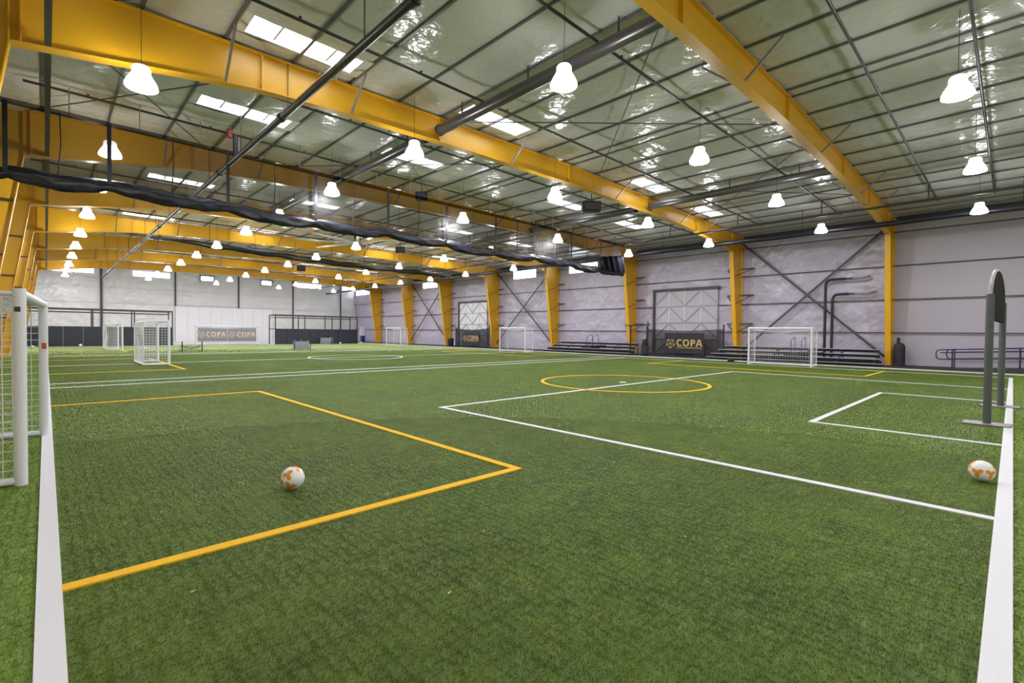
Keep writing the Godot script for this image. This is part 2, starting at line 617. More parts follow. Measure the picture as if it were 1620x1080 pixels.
func make_ceiling() -> void:
	var ce := shell("ceiling")
	for k in 10:
		for r in [[3.01, 6.05], [9.09, 12.13]]:
			var z := -11.85 - 4.9 * k
			skies.append([r[0], r[1], z])
			skies.append([2 * RIDGE - r[1], 2 * RIDGE - r[0], z])
	var xs := purlins()
	var cache := {}
	for b in range(-2, 8):
		for g in xs.size() - 1:
			var x1: float = xs[g]
			var x2: float = xs[g + 1]
			var mid := (x1 + x2) / 2
			var cuts := [fz(b), fz(b + 1)]
			for s in skies:
				if mid > s[0] and mid < s[1] and s[2] < fz(b) and s[2] > fz(b + 1):
					cuts.append(s[2] + 0.45)
					cuts.append(s[2] - 0.45)
			cuts.sort()
			cuts.reverse()
			for q in range(0, cuts.size(), 2):
				var l: float = cuts[q] - cuts[q + 1]
				var kind: int = (g * 7 + b * 3 + 20) % 5
				var key := "%.2f_%.2f_%d" % [x2 - x1, l, kind]
				if not cache.has(key):
					cache[key] = roof_strip(x2 - x1, l, kind)
				var o := part("insulation_strip", cache[key], M.roof_vinyl, ce, Vector3(mid, roof_y(mid), cuts[q]))
				o.rotation.z = 0.018 * (1.0 if mid < RIDGE else -1.0) if absf(mid - RIDGE) > 0.3 else 0.0
	var pm := MB.new()
	pm.box(Vector3.ZERO, Vector3(0.06, 0.05, BACK - FAR))
	pm.box(Vector3(0.03, 0.05, 0), Vector3(0.02, 0.08, BACK - FAR))
	var pmesh := pm.mesh()
	for g in range(1, xs.size() - 1):
		part("purlin", pmesh, M.purlin_steel, ce, Vector3(xs[g], roof_y(xs[g]) - 0.06, (BACK + FAR) / 2))
	# skylights: a white curb round the opening, two panes on it
	var cm := MB.new()
	var W := 3.04
	for s in [-1, 1]:
		cm.box(Vector3(0, 0.0, s * 0.43), Vector3(W, 0.16, 0.10))
		cm.box(Vector3(s * (W / 2 - 0.14), 0.0, 0), Vector3(0.26, 0.16, 0.78))
	var curb := cm.mesh()
	var gm := MB.new()
	gm.box(Vector3.ZERO, Vector3(1.22, 0.008, 0.76))
	var glass := gm.mesh()
	var bm := MB.new()
	bm.box(Vector3.ZERO, Vector3(0.05, 0.05, 0.76))
	var mull := bm.mesh()
	for s in skies:
		var x: float = (s[0] + s[1]) / 2
		var sk := part("skylight", curb, M.skylight_curb, ce, Vector3(x, roof_y(x) + 0.03, s[2]))
		for d in [-1, 1]:
			part("pane", glass, M.pane, sk, Vector3(d * 0.635, 0.05, 0))
			part("glazing_bar", mull, M.skylight_curb, sk, Vector3(d * 0.62, 0.02, 0))

# ---------------------------------------------------------------- walls
# a wrinkled sheet: point = o + u * U + Y * V, pushed along N; holes are Rect2 in (u, v)
func sheet(o: Vector3, U: Vector3, N: Vector3, ul: float, v1: float, v2: float, holes: Array, amp: float, seed_: float, step := 0.4) -> ArrayMesh:
	var us := []
	var vs := []
	var nu := maxi(2, roundi(ul / step))
	var nv := maxi(2, roundi((v2 - v1) / step))
	for i in nu + 1:
		us.append(ul * i / nu)
	for j in nv + 1:
		vs.append(v1 + (v2 - v1) * j / nv)
	for h in holes:
		for e in [h.position.x, h.end.x]:
			if e > 0.01 and e < ul - 0.01:
				us.append(e)
		for e in [h.position.y, h.end.y]:
			if e > v1 + 0.01 and e < v2 - 0.01:
				vs.append(e)
	us.sort()
	vs.sort()
	var V := Vector3.UP
	var at := func(u: float, v: float) -> Vector3:
		var edge: float = minf(1.0, minf(minf(u, ul - u), minf(v - v1, v2 - v)) * 1.6)
		var big := wob.get_noise_3d(u * 11.0 + v * 5.0, v * 17.0, seed_)
		var fine := 1.0 - absf(wob.get_noise_3d(u * 26.0 - v * 20.0, v * 30.0 + u * 12.0, seed_ + 50.0)) * 3.2
		return o + U * u + V * v + N * amp * (big * 0.8 + 0.3 * maxf(fine, 0.0)) * clampf(edge, 0.0, 1.0)
	var mb := MB.new()
	for pass_ in 2:
		for j in vs.size() - 1:
			for i in us.size() - 1:
				var c := Vector2((us[i] + us[i + 1]) / 2, (vs[j] + vs[j + 1]) / 2)
				var hole := false
				for h in holes:
					if h.has_point(c):
						hole = true
				if hole:
					continue
				if pass_ == 1:
					var q := [o + U * us[i] + V * vs[j], o + U * us[i + 1] + V * vs[j], o + U * us[i + 1] + V * vs[j + 1], o + U * us[i] + V * vs[j + 1]]
					mb.quad(q[3] - N * 0.2, q[2] - N * 0.2, q[1] - N * 0.2, q[0] - N * 0.2)
					continue
				var P := []
				var Q := []
				for e in [[i, j], [i + 1, j], [i + 1, j + 1], [i, j + 1]]:
					var p: Vector3 = at.call(us[e[0]], vs[e[1]])
					var du: Vector3 = at.call(us[e[0]] + 0.12, vs[e[1]]) - at.call(us[e[0]] - 0.12, vs[e[1]])
					var dv: Vector3 = at.call(us[e[0]], vs[e[1]] + 0.12) - at.call(us[e[0]], vs[e[1]] - 0.12)
					P.append(p)
					Q.append(du.cross(dv).normalized())
				mb.tri_n(P[0], P[1], P[2], Q[0], Q[1], Q[2])
				mb.tri_n(P[0], P[2], P[3], Q[0], Q[2], Q[3])
	return mb.mesh()

var win_no := 0
func window(o: Vector3, U: Vector3, N: Vector3, w: float, h: float, panes := 2) -> void:
	win_no += 1
	var wn := shell("window_%d" % win_no)
	var b := Basis(U, Vector3.UP, N)
	wn.transform = Transform3D(b, o)
	var fr := MB.new()
	for s in [-1, 1]:
		fr.box(Vector3(s * (w / 2 - 0.03), 0, -0.08), Vector3(0.06, h, 0.12))
		fr.box(Vector3(0, s * (h / 2 - 0.03), -0.08), Vector3(w - 0.12, 0.06, 0.12))
	part("frame", fr.mesh(), M.white_paint, wn)
	var pw := (w - 0.12) / panes
	for k in panes:
		var g := MB.new()
		g.box(Vector3.ZERO, Vector3(pw - 0.05, h - 0.12, 0.008))
		part("pane", g.mesh(), M.pane, wn, Vector3(-w / 2 + 0.06 + pw * (k + 0.5), 0, -0.1))
		if k > 0:
			var m := MB.new()
			m.box(Vector3.ZERO, Vector3(0.05, h - 0.12, 0.08))
			part("mullion", m.mesh(), M.white_paint, wn, Vector3(-w / 2 + 0.06 + pw * k, 0, -0.09))

func make_walls() -> void:
	var right := shell("wall_right")
	# windows in the right wall: [z centre, width]
	var wr := [[-26.2, 3.2], [-33.4, 3.2], [-49.6, 3.2], [-67.0, 4.2]]
	for b in range(-2, 8):
		var holes := []
		for w in wr:
			if w[0] < fz(b) and w[0] > fz(b + 1):
				holes.append(Rect2(w[0] - w[1] / 2 - fz(b + 1), 6.85, w[1], 0.87))
		# u runs with +z so that U x V points to -x
		var plain: bool = b < 0
		part("insulation_sheet", sheet(Vector3(WALL_R, 0, fz(b + 1)), Vector3.BACK, Vector3.LEFT, BAY, 0.0, 8.45, holes, 0.012 if plain else 0.085, b * 13.0 + 100.0, 1.2 if plain else 0.24), M.wall_matte if plain else M.wall_vinyl, right)
	for y in [1.79, 3.61, 5.46, 7.3]:
		var g := MB.new()
		g.box(Vector3.ZERO, Vector3(0.05, 0.05, BACK - FAR))
		part("girt", g.mesh(), M.dark_steel, right, Vector3(WALL_R - 0.13, y, (BACK + FAR) / 2))
	var eb := MB.new()
	eb.box(Vector3.ZERO, Vector3(0.16, 0.26, BACK - FAR - 0.4))
	part("eave_beam", eb.mesh(), M.dark_steel, right, Vector3(WALL_R - 0.03, 8.02, (BACK + FAR) / 2))
	for w in wr:
		window(Vector3(WALL_R, 7.285, w[0]), Vector3.BACK, Vector3.LEFT, w[1], 0.87)
	var far := shell("wall_far")
	var cx := [WALL_L, 4.39, 11.12, 17.89, 24.66, 31.46, WALL_R]
	var wf := [[0.42, 3.42], [7.1, 3.56], [25.2, 3.5], [31.75, 1.9], [13.7, 1.42], [20.6, 1.34]]
	for k in cx.size() - 1:
		var holes := []
		for w in wf:
			if w[0] > cx[k] and w[0] < cx[k + 1]:
				holes.append(Rect2(w[0] - cx[k], 7.5, w[1], 0.68))
		var low := 0.0
		part("insulation_sheet", sheet(Vector3(cx[k], 0, FAR), Vector3.RIGHT, Vector3.BACK, cx[k + 1] - cx[k], low, 8.6, holes, 0.13, k * 17.0 + 400.0, 0.22), M.far_vinyl, far)
		if k > 0:
			var c := MB.new()
			var y1: float = 4.3 if k == 2 or k == 3 else 0.0
			c.box(Vector3(0, (y1 + 8.4) / 2, 0), Vector3(0.2 if k == 1 else 0.13, 8.4 - y1, 0.16))
			part("wind_column", c.mesh(), M.dark_steel, far, Vector3(cx[k], 0, FAR + 0.14))
	for y in [6.1, 4.4]:
		var g := MB.new()
		g.box(Vector3(0, 0, 0), Vector3(WALL_R - WALL_L - 0.2, 0.03, 0.03))
		part("seam_tape", g.mesh(), M.seam_tape, far, Vector3((WALL_R + WALL_L) / 2, y, FAR + 0.09))
	for x in 9:
		var p := MB.new()
		p.cham(Vector3(0, 2.16, 0), Vector3(1.19, 4.32, 0.05), 0.012)
		part("liner_panel", p.mesh(), M.white_sheet, far, Vector3(11.72 + x * 1.2, 0, FAR + 0.15))
	for w in wf.slice(0, 4):
		window(Vector3(w[0] + w[1] / 2, 7.84, FAR), Vector3.RIGHT, Vector3.BACK, w[1], 0.68)
	for w in wf.slice(4, 6):
		win_no += 1
		var lv := shell("window_%d" % win_no)
		lv.position = Vector3(w[0] + w[1] / 2, 7.84, FAR)
		var fr := MB.new()
		for s in [-1, 1]:
			fr.box(Vector3(s * (w[1] / 2 + 0.02), 0, 0.05), Vector3(0.07, 0.82, 0.2))
			fr.box(Vector3(0, s * 0.37, 0.05), Vector3(w[1], 0.07, 0.2))
		part("frame", fr.mesh(), M.dark_steel, lv)
		var sl := MB.new()
		sl.box(Vector3.ZERO, Vector3(w[1], 0.012, 0.15), Basis(Vector3.RIGHT, 0.75))
		var slm := sl.mesh()
		for k in 6:
			part("slat", slm, M.white_paint, lv, Vector3(0, -0.27 + k * 0.108, 0.0))
	var left := shell("wall_left")
	for b in range(-2, 8):
		part("insulation_sheet", sheet(Vector3(WALL_L, 0, fz(b)), Vector3.FORWARD, Vector3.RIGHT, BAY, 0.0, 8.45, [], 0.04, b * 11.0 + 700.0, 0.7), M.far_vinyl, left)
	for y in [1.79, 3.61, 5.46, 7.3]:
		var g := MB.new()
		g.box(Vector3.ZERO, Vector3(0.05, 0.075, BACK - FAR))
		part("girt", g.mesh(), M.dark_steel, left, Vector3(WALL_L + 0.075, y, (BACK + FAR) / 2))
	var back := shell("wall_back")
	part("insulation_sheet", sheet(Vector3(WALL_R, 0, BACK), Vector3.LEFT, Vector3.FORWARD, WALL_R - WALL_L, 0.0, 8.7, [], 0.03, 900.0, 1.6), M.far_vinyl, back)
	# the two tall sliding doors in the right wall, a light skin with a braced frame on it
	for d in 2:
		var z1: float = [-19.15, -43.5][d]
		var wd: float = [4.9, 4.8][d]
		var dr := shell("door_%d" % (d + 1))
		dr.position = Vector3(WALL_R - 0.14, 0, z1 + wd / 2)
		var sk := MB.new()
		sk.box(Vector3(0, 2.42, 0), Vector3(0.05, 4.8, wd - 0.1))
		part("skin", sk.mesh(), M.white_sheet if d == 1 else M.wall_matte, dr)
		var fr := MB.new()
		fr.box(Vector3(-0.06, 4.86, 0), Vector3(0.16, 0.2, wd + 0.2))
		fr.box(Vector3(-0.06, 2.4, -wd / 2), Vector3(0.16, 4.8, 0.17))
		part("frame", fr.mesh(), M.dark_steel, dr)
		for k in range(1, 4):
			var r := MB.new()
			r.box(Vector3(-0.05, 1.21 * k, 0), Vector3(0.06, 0.05, wd - 0.1))
			part("rail", r.mesh(), M.plate_steel, dr)
			var s := MB.new()
			s.box(Vector3(-0.05, 2.4, -wd / 2 + wd * k / 4.0), Vector3(0.05, 4.8, 0.04))
			part("stile", s.mesh(), M.white_paint, dr)
		for row in 4:
			for col in 4:
				var za := -wd / 2 + wd * col / 4.0
				var zb := za + wd / 4.0
				var g := MB.new()
				var y1 := 1.21 * row
				if col % 2 == 0:
					g.bar(Vector3(-0.06, y1 + 0.04, za), Vector3(-0.06, y1 + 1.17, zb), 0.04, 0.04)
				else:
					g.bar(Vector3(-0.06, y1 + 1.17, za), Vector3(-0.06, y1 + 0.04, zb), 0.04, 0.04)
				part("diagonal", g.mesh(), M.plate_steel, dr)

# ---------------------------------------------------------------- yellow portal frames
var rafter_low := [[-0.45, 6.78], [0.9, 6.97], [2.45, 7.21], [3.8, 7.38], [5.8, 7.5], [9.0, 7.6], [RIDGE, 7.72], [22.0, 7.66], [26.9, 7.48], [29.1, 7.32], [30.6, 7.18], [32.0, 7.0]]

func low_y(x: float) -> float:
	for i in rafter_low.size() - 1:
		if x <= rafter_low[i + 1][0]:
			var t: float = (x - rafter_low[i][0]) / (rafter_low[i + 1][0] - rafter_low[i][0])
			return lerpf(rafter_low[i][1], rafter_low[i + 1][1], t)
	return 7.0

func make_frames() -> void:
	var names := {-1: "yellow steel portal frame just behind the camera", 0: "nearest yellow steel frame crossing the upper right of the ceiling", 1: "big yellow steel frame crossing the whole picture from top left", 2: "third yellow steel frame, seen through the black divider net", 3: "fourth yellow steel frame, just beyond the near divider net", 4: "fifth yellow steel frame, above the far rolled black curtain", 5: "sixth yellow steel frame, beyond the far rolled curtain", 6: "seventh yellow steel frame, last but one before the far wall", 7: "last yellow steel frame, nearest the white far wall"}
	# the rafter is bolted together from lengths
	var lengths := []
	var ends := [-0.45, 3.8, 9.0, RIDGE, 22.0, 26.9, 32.0]
	for e in ends.size() - 1:
		var rm := MB.new()
		var x1: float = ends[e]
		var x2: float = ends[e + 1]
		var poly := PackedVector2Array()
		var low := []
		for p in rafter_low:
			if p[0] >= x1 - 0.001 and p[0] <= x2 + 0.001:
				low.append(p)
				poly.append(Vector2(p[0], p[1]))
		poly.append(Vector2(x2, roof_y(x2) - 0.14))
		poly.append(Vector2(x1, roof_y(x1) - 0.14))
		rm.prism(poly, -0.012, 0.012)
		for i in low.size() - 1:
			rm.bar(Vector3(low[i][0], low[i][1], 0), Vector3(low[i + 1][0], low[i + 1][1], 0), 0.26, 0.024)
		rm.bar(Vector3(x1, roof_y(x1) - 0.15, 0), Vector3(x2, roof_y(x2) - 0.15, 0), 0.26, 0.024)
		lengths.append(rm.mesh())
	# columns
	var col := func(xo: float, x_top: float, y_top: float, x_base: float) -> ArrayMesh:
		var m := MB.new()
		var top := roof_y(xo) - 0.16
		m.prism(PackedVector2Array([Vector2(xo, 0), Vector2(x_base, 0), Vector2(x_top, y_top), Vector2(x_top, top), Vector2(xo, top)]), -0.012, 0.012)
		m.bar(Vector3(x_base, 0, 0), Vector3(x_top, y_top, 0), 0.25, 0.024, Vector3.RIGHT)
		m.bar(Vector3(x_top, y_top, 0), Vector3(x_top, top, 0), 0.25, 0.024, Vector3.RIGHT)
		m.bar(Vector3(xo, 0, 0), Vector3(xo, top, 0), 0.25, 0.024, Vector3.RIGHT)
		var k: float = (x_base + xo) / 2
		m.box(Vector3(k, 0.015, 0), Vector3(absf(x_base - xo) + 0.16, 0.03, 0.4))
		return m.mesh()
	var col_r: ArrayMesh = col.call(WALL_R - 0.12, 32.0, 6.98, 33.0)
	var col_l: ArrayMesh = col.call(WALL_L + 0.12, -0.45, 6.76, -1.45)
	var brace := {}
	for f in range(-1, 8):
		var t := thing("steel_frame", names[f], "steel frame", Vector3(0, 0, fz(f)), 0.0, "yellow portal frames")
		part("column", col_l, M.yellow_paint, t)
		part("column", col_r, M.yellow_paint, t)
		var r: MeshInstance3D
		for e in lengths.size():
			r = part("rafter", lengths[e], M.yellow_paint, t)
			var x: float = ends[e] + (0.15 if e == 0 else 0.0)
			var s := MB.new()
			var y1 := low_y(x) + 0.012
			var y2 := roof_y(x) - 0.165
			s.box(Vector3(x, (y1 + y2) / 2, 0), Vector3(0.025, y2 - y1, 0.22))
			part("stiffener", s.mesh(), M.yellow_paint, r)
		for x in [3.01, 6.05, 12.13, 18.73, 24.81, 27.85]:
			for d in [-1, 1]:
				var s := MB.new()
				s.bar(Vector3(x, low_y(x) + 0.02, d * 0.1), Vector3(x, roof_y(x) - 0.13, d * 0.95), 0.05, 0.05)
				part("flange_brace", s.mesh(), M.plate_steel, t)
		# brackets from the right-hand column to the girts
		for y in ([2.35, 4.25, 6.0] if f > 0 else []):
			var xi := lerpf(33.0, 32.0, y / 6.98)
			var s := MB.new()
			s.box(Vector3(WALL_R - 0.16, y - 0.02, 0), Vector3(0.06, 0.06, 1.7))
			for d in [-1, 1]:
				s.bar(Vector3(WALL_R - 0.16, y - 0.03, d * 0.84), Vector3(xi + 0.25, y - 0.6, d * 0.1), 0.045, 0.045)
			part("girt_bracket", s.mesh(), M.dark_steel, t)
		# dark clips on the web of the left-hand column
		for y in [2.0, 3.75, 5.4]:
			var s := MB.new()
			var xe := lerpf(-1.45, -0.45, y / 6.76)
			s.box(Vector3(xe - 0.22, y, 0.05), Vector3(0.4, 0.05, 0.08))
			part("clip", s.mesh(), M.dark_steel, t)

# ---------------------------------------------------------------- roof services
func make_services() -> void:
	# dark struts along the left haunches
	var sm := MB.new()
	sm.box(Vector3.ZERO, Vector3(0.10, 0.14, BAY - 0.3))
	var smesh := sm.mesh()
	for b in range(-1, 7):
		solo("eave_strut", smesh, M.dark_steel, "dark steel strut along the left haunch, %s bay from the camera" % nth(b + 1), "strut", Vector3(0.06, 6.93, (fz(b) + fz(b + 1)) / 2), "struts along the left haunches")
	# sprinkler mains
	var t := thing("sprinkler_main", "thick grey sprinkler main running along the hall below the left rafters", "pipe", Vector3(4.4, 7.06, 0))
	var p := MB.new()
	p.tube([Vector3(0, 0, 3.0), Vector3(0, 0, -68.9)], 0.085, 12)
	part("pipe", p.mesh(), M.pipe_steel, t)
	var cpl := MB.new()
	cpl.tube([Vector3(0, 0, 0.07), Vector3(0, 0, -0.07)], 0.115, 12)
	var cm := cpl.mesh()
	for k in 11:
		part("coupling", cm, M.pipe_steel, t, Vector3(0, 0, -0.8 - 6.2 * k))
	for k in 17:
		var h := MB.new()
		h.tube([Vector3(0, 0.09, 0), Vector3(0, 1.2, 0)], 0.012, 6)
		part("hanger", h.mesh(), M.dark_steel, t, Vector3(0, 0, -0.6 - BAY * 0.5 * k))
	t = thing("sprinkler_main", "thin dark sprinkler main under the roof along the right wall", "pipe", Vector3(26.8, 7.33, 0))
	p = MB.new()
	p.tube([Vector3(0, 0, 8.0), Vector3(0, 0, -68.9)], 0.05, 10)
	part("pipe", p.mesh(), M.pipe_steel, t)
	for k in 18:
		var h := MB.new()
		h.tube([Vector3(0, 0.05, 0), Vector3(0, 0.66, 0)], 0.025, 6)
		part("riser", h.mesh(), M.pipe_steel, t, Vector3(0, 0, 1.3 - 3.9 * k))
	# branches across the hall
	var bz := [-0.7, -2.6, -6.5, -10.4, -14.3, -18.0, -22.3, -26.2, -30.1, -34.0, -41.8, -49.6, -57.4]
	for k in bz.size():
		t = thing("sprinkler_branch", "thin dark sprinkler branch pipe across the ceiling, %s from the camera" % nth(k), "pipe", Vector3(0, 8.12, bz[k] * 1.0156), 0.0, "sprinkler branch pipes")
		p = MB.new()
		p.tube([Vector3(-0.4, 0, 0), Vector3(30.9, 0, 0)], 0.036, 8)
		part("pipe", p.mesh(), M.pipe_steel, t)
		for j in 11:
			var h := MB.new()
			h.lathe(Vector3.ZERO, [[0.02, 0.03], [0.02, 0.06], [0.04, 0.065], [0.04, 0.072], [0.01, 0.075]], 8)
			part("sprinkler_head", h.mesh(), M.pipe_steel, t, Vector3(0.9 + 3.0 * j, 0, 0))
	# round black ducts from rafter to rafter
	for b in range(0, 3):
		for k in 2:
			var x: float = [8.92, 21.6][k]
			t = thing("round_duct", "round dark duct in the %s roof bay from the camera, %s of two" % [nth(b), ["left one", "right one"][k]], "duct", Vector3(x, 7.9, 0), 0.0, "round black ducts between the rafters")
			p = MB.new()
			var za := fz(b) - (0.16 if b != 1 else 0.6)
			var zb := fz(b + 1) + 0.16
			p.tube([Vector3(0, 0, za), Vector3(0, 0, zb)], 0.16, 20)
			part("tube", p.mesh(), M.duct_black, t)
			for e in [za - 0.04, zb + 0.04]:
				var c := MB.new()
				c.tube([Vector3(0, 0, e + 0.04), Vector3(0, 0, e - 0.04)], 0.175, 20)
				part("end_collar", c.mesh(), M.dark_steel, t)
			for j in 3:
				var h := MB.new()
				h.box(Vector3(0, 0.33, 0), Vector3(0.03, 0.36, 0.03))
				part("hanger", h.mesh(), M.dark_steel, t, Vector3(0, 0, lerpf(za, zb, 0.15 + 0.35 * j)))
	# crossed rods under the roof
	var rods := [[1.0, -12.4, 6.9, -6.0], [8.3, -5.2, 0.3, -10.9], [9.2, -12.4, 17.0, -5.1], [9.2, -5.1, 17.0, -12.4], [19.0, -12.4, 27.0, -5.1], [19.0, -5.1, 27.0, -12.4], [-0.3, -20.3, 4.2, -13.2], [-0.3, -13.2, 4.2, -20.3], [7.0, -20.3, 14.0, -13.2], [7.0, -13.2, 14.0, -20.3], [17.0, -20.3, 25.0, -13.2], [17.0, -13.2, 25.0, -20.3]]
	for k in range(0, rods.size(), 2):
		t = thing("roof_cross_brace", ["thin crossed steel rods under the near left roof bay", "thin crossed steel rods beside the big near lamp", "thin crossed steel rods under the near right roof bay", "thin crossed rods under the roof above the divider net's left end", "thin crossed rods under the roof in front of the divider net's middle", "thin crossed rods under the roof by the black speaker"][k / 2], "brace", Vector3.ZERO, 0.0, "crossed rods under the roof")
		for j in 2:
			var r: Array = rods[k + j]
			p = MB.new()
			p.tube([Vector3(r[0], roof_y(r[0]) - 0.30, r[1]), Vector3(r[2], roof_y(r[2]) - 0.30, r[3])], 0.016, 6)
			part("rod", p.mesh(), M.dark_steel, t)
	# crossed braces on the right wall
	for k in 3:
		var b: int = [0, 3, 5][k]
		t = thing("wall_cross_brace", ["dark crossed steel angles on the right wall behind the nearest goal", "dark crossed steel angles on the right wall behind the middle goal", "dark crossed steel angles on the right wall behind the farthest goal"][k], "brace", Vector3(WALL_R - 0.42, 0, 0), 0.0, "crossed braces on the right wall")
		for s in 2:
			var zs := [fz(b) - 0.2, fz(b + 1) + 0.2]
			p = MB.new()
			var a := Vector3(0.02 - 0.06 * s, 0.45, zs[s])
			var e := Vector3(0.02 - 0.06 * s, 7.6, zs[1 - s])
			p.bar(a, e, 0.13, 0.02, Vector3.RIGHT)
			p.bar(a + Vector3(0.04, 0, 0), e + Vector3(0.04, 0, 0), 0.02, 0.09, Vector3.RIGHT)
			part("angle", p.mesh(), M.dark_steel, t)
	# rolled-up black curtain along the right wall
	t = thing("rolled_curtain", "long rolled-up black curtain hung high along the right wall", "curtain", Vector3(29.0, 6.97, 0))
	var pts := []
	for k in 60:
		var z := lerpf(9.0, -68.5, k / 59.0)
		pts.append(Vector3(0, 0.02 * sin(k * 1.7) - (0.1 if z < -40 else 0.0), z))
	p = MB.new()
	p.tube(pts, 0.13, 12)
	part("roll", p.mesh(), M.navy_vinyl, t)
	for b in range(-1, 8):
		p = MB.new()
		p.tube([Vector3(0, 0.14, 0), Vector3(0, 1.36, 0)], 0.012, 6)
		p.tube([Vector3(0, 0, -0.03), Vector3(0, 0, 0.03)], 0.15, 12)
		part("strap", p.mesh(), M.black_cord, t, Vector3(0, 0, fz(b) - 3.2))

# ---------------------------------------------------------------- lamps
func make_lamps() -> void:
	var shade := MB.new()
	shade.lathe(Vector3.ZERO, [[0.262, 0.0], [0.278, 0.015], [0.268, 0.07], [0.235, 0.15], [0.185, 0.235], [0.16, 0.28]], 24)
	var shade_m := shade.mesh()
	var cap := MB.new()
	cap.lathe(Vector3.ZERO, [[0.155, 0.28], [0.158, 0.3], [0.158, 0.39], [0.13, 0.43], [0.03, 0.445], [0.001, 0.445]], 20)
	var cap_m := cap.mesh()
	var xs := [1.4, 7.72, 13.92, 20.62, 27.58]
	var zs := []
	for k in 13:
		zs.append(4.7 - 5.62 * k)
	for j in zs.size():
		for i in 5:
			if i == 0 and j == 2:
				continue   # no lamp hangs under the big frame's left haunch
			var y: float = 6.38 if i == 0 and j < 4 else 6.67
			var z: float = zs[j]
			if i == 4:
				z -= 0.15
			if j == 6:
				z = -28.5
			if i == 0 and j > 3:
				z = [-18.62, -23.6, -29.7, -35.9, -41.6, -47.6, -53.9, -59.6, -65.2][j - 4]
			if j == 4 and i == 4:
				z = -17.65
			var where := "behind the camera" if j == 0 else "in the %s row from the camera" % nth(j - 1)
			var t := thing("high_bay_lamp", "glowing bell lamp %s, %s from the right wall" % [where, nth(4 - i)], "lamp", Vector3(xs[i], y, z), 0.0, "high-bay lamps under the roof")
			part("lamp_shade", shade_m, M.lamp_glow, t)
			part("lamp_housing", cap_m, M.lamp_cap_glow, t)
			var w := MB.new()
			var top: float = roof_y(xs[i]) - 0.03 - y
			for f in range(-1, 8):
				if absf(z - fz(f)) < 0.3:
					top = low_y(xs[i]) - 0.012 - y
			w.tube([Vector3(0, 0.44, 0), Vector3(0, top, 0)], 0.006, 6)
			part("hanging_cord", w.mesh(), M.dark_steel, t)
			var l := OmniLight3D.new()
			l.name = "light"
			l.light_energy = LAMP_ENERGY
			l.light_color = Color(0.985, 0.985, 1.0)
			l.light_size = 0.09
			l.omni_range = 90.0
			l.omni_attenuation = 2.0
			l.shadow_enabled = true
			l.position = Vector3(0, 0.06, 0)
			t.add_child(l)

# ---------------------------------------------------------------- goals
func net_panel(mb: MB, o: Vector3, U: Vector3, V: Vector3, N: Vector3, nu: int, nv: int, sag: float, r: float) -> void:
	var at := func(u: float, v: float) -> Vector3:
		return o + U * u + V * v + N * sag * sin(PI * u) * sin(PI * v) * (1.0 + 0.25 * sin(u * 9.0 + v * 5.0))
	for i in nu + 1:
		var pts := []
		for k in 7:
			pts.append(at.call(float(i) / nu, k / 6.0))
		mb.tube(pts, r, 3, false)
	for j in nv + 1:
		var pts := []
		for k in 7:
			pts.append(at.call(k / 6.0, float(j) / nv))
		mb.tube(pts, r, 3, false)

# front in the plane x = 0, opening to +x
func goal(label: String, at: Vector3, turn: float, w := 3.07, h := 1.99, d := 0.95, cord := 0.0045, cell := 0.12, group := "small white goals") -> Node3D:
	var t := thing("football_goal", label, "goal", at, turn, group)
	var e := w / 2 - 0.05
	for s in [-1, 1]:
		var m := MB.new()
		m.tube([Vector3(-0.05, 0.0, s * e), Vector3(-0.05, h, s * e)], 0.052, 20)
		part("post", m.mesh(), M.white_paint, t)
	var m := MB.new()
	m.tube([Vector3(-0.05, h - 0.052, -e), Vector3(-0.05, h - 0.052, e)], 0.051, 20)
	part("crossbar", m.mesh(), M.white_paint, t)
	for s in [-1, 1]:
		m = MB.new()
		m.tube([Vector3(-0.09, 0.045, s * e), Vector3(-d, 0.045, s * e)], 0.04, 10)
		part("base_bar", m.mesh(), M.white_paint, t)
		m = MB.new()
		m.tube([Vector3(-0.09, h - 0.05, s * e), Vector3(-d * 0.8, h - 0.05, s * e), Vector3(-d * 0.95, h - 0.14, s * e), Vector3(-d, h - 0.3, s * e), Vector3(-d, 0.08, s * e)], 0.022, 8)
		part("back_stay", m.mesh(), M.white_paint, t)
	m = MB.new()
	m.tube([Vector3(-d, 0.045, -e), Vector3(-d, 0.045, e)], 0.04, 10)
	part("rear_bar", m.mesh(), M.white_paint, t)
	m = MB.new()
	var nh := roundi((h - 0.1) / cell)
	var nw := roundi(2 * e / cell)
	var nd := roundi(d / cell)
	net_panel(m, Vector3(-d, 0.06, -e), Vector3(0, 0, 2 * e), Vector3(0, h - 0.2, 0), Vector3.RIGHT, nw, nh, 0.12, cord)
	net_panel(m, Vector3(-d, h - 0.14, -e), Vector3(0, 0, 2 * e), Vector3(d - 0.08, 0.07, 0), Vector3.DOWN, nw, nd, 0.16, cord)
	for s in [-1, 1]:
		net_panel(m, Vector3(-d, 0.06, s * e), Vector3(d - 0.08, 0, 0), Vector3(0, h - 0.15, 0), Vector3(0, 0, -s), nd, nh, 0.05, cord)
	part("net", m.mesh(), M.net_cord, t)
	return t

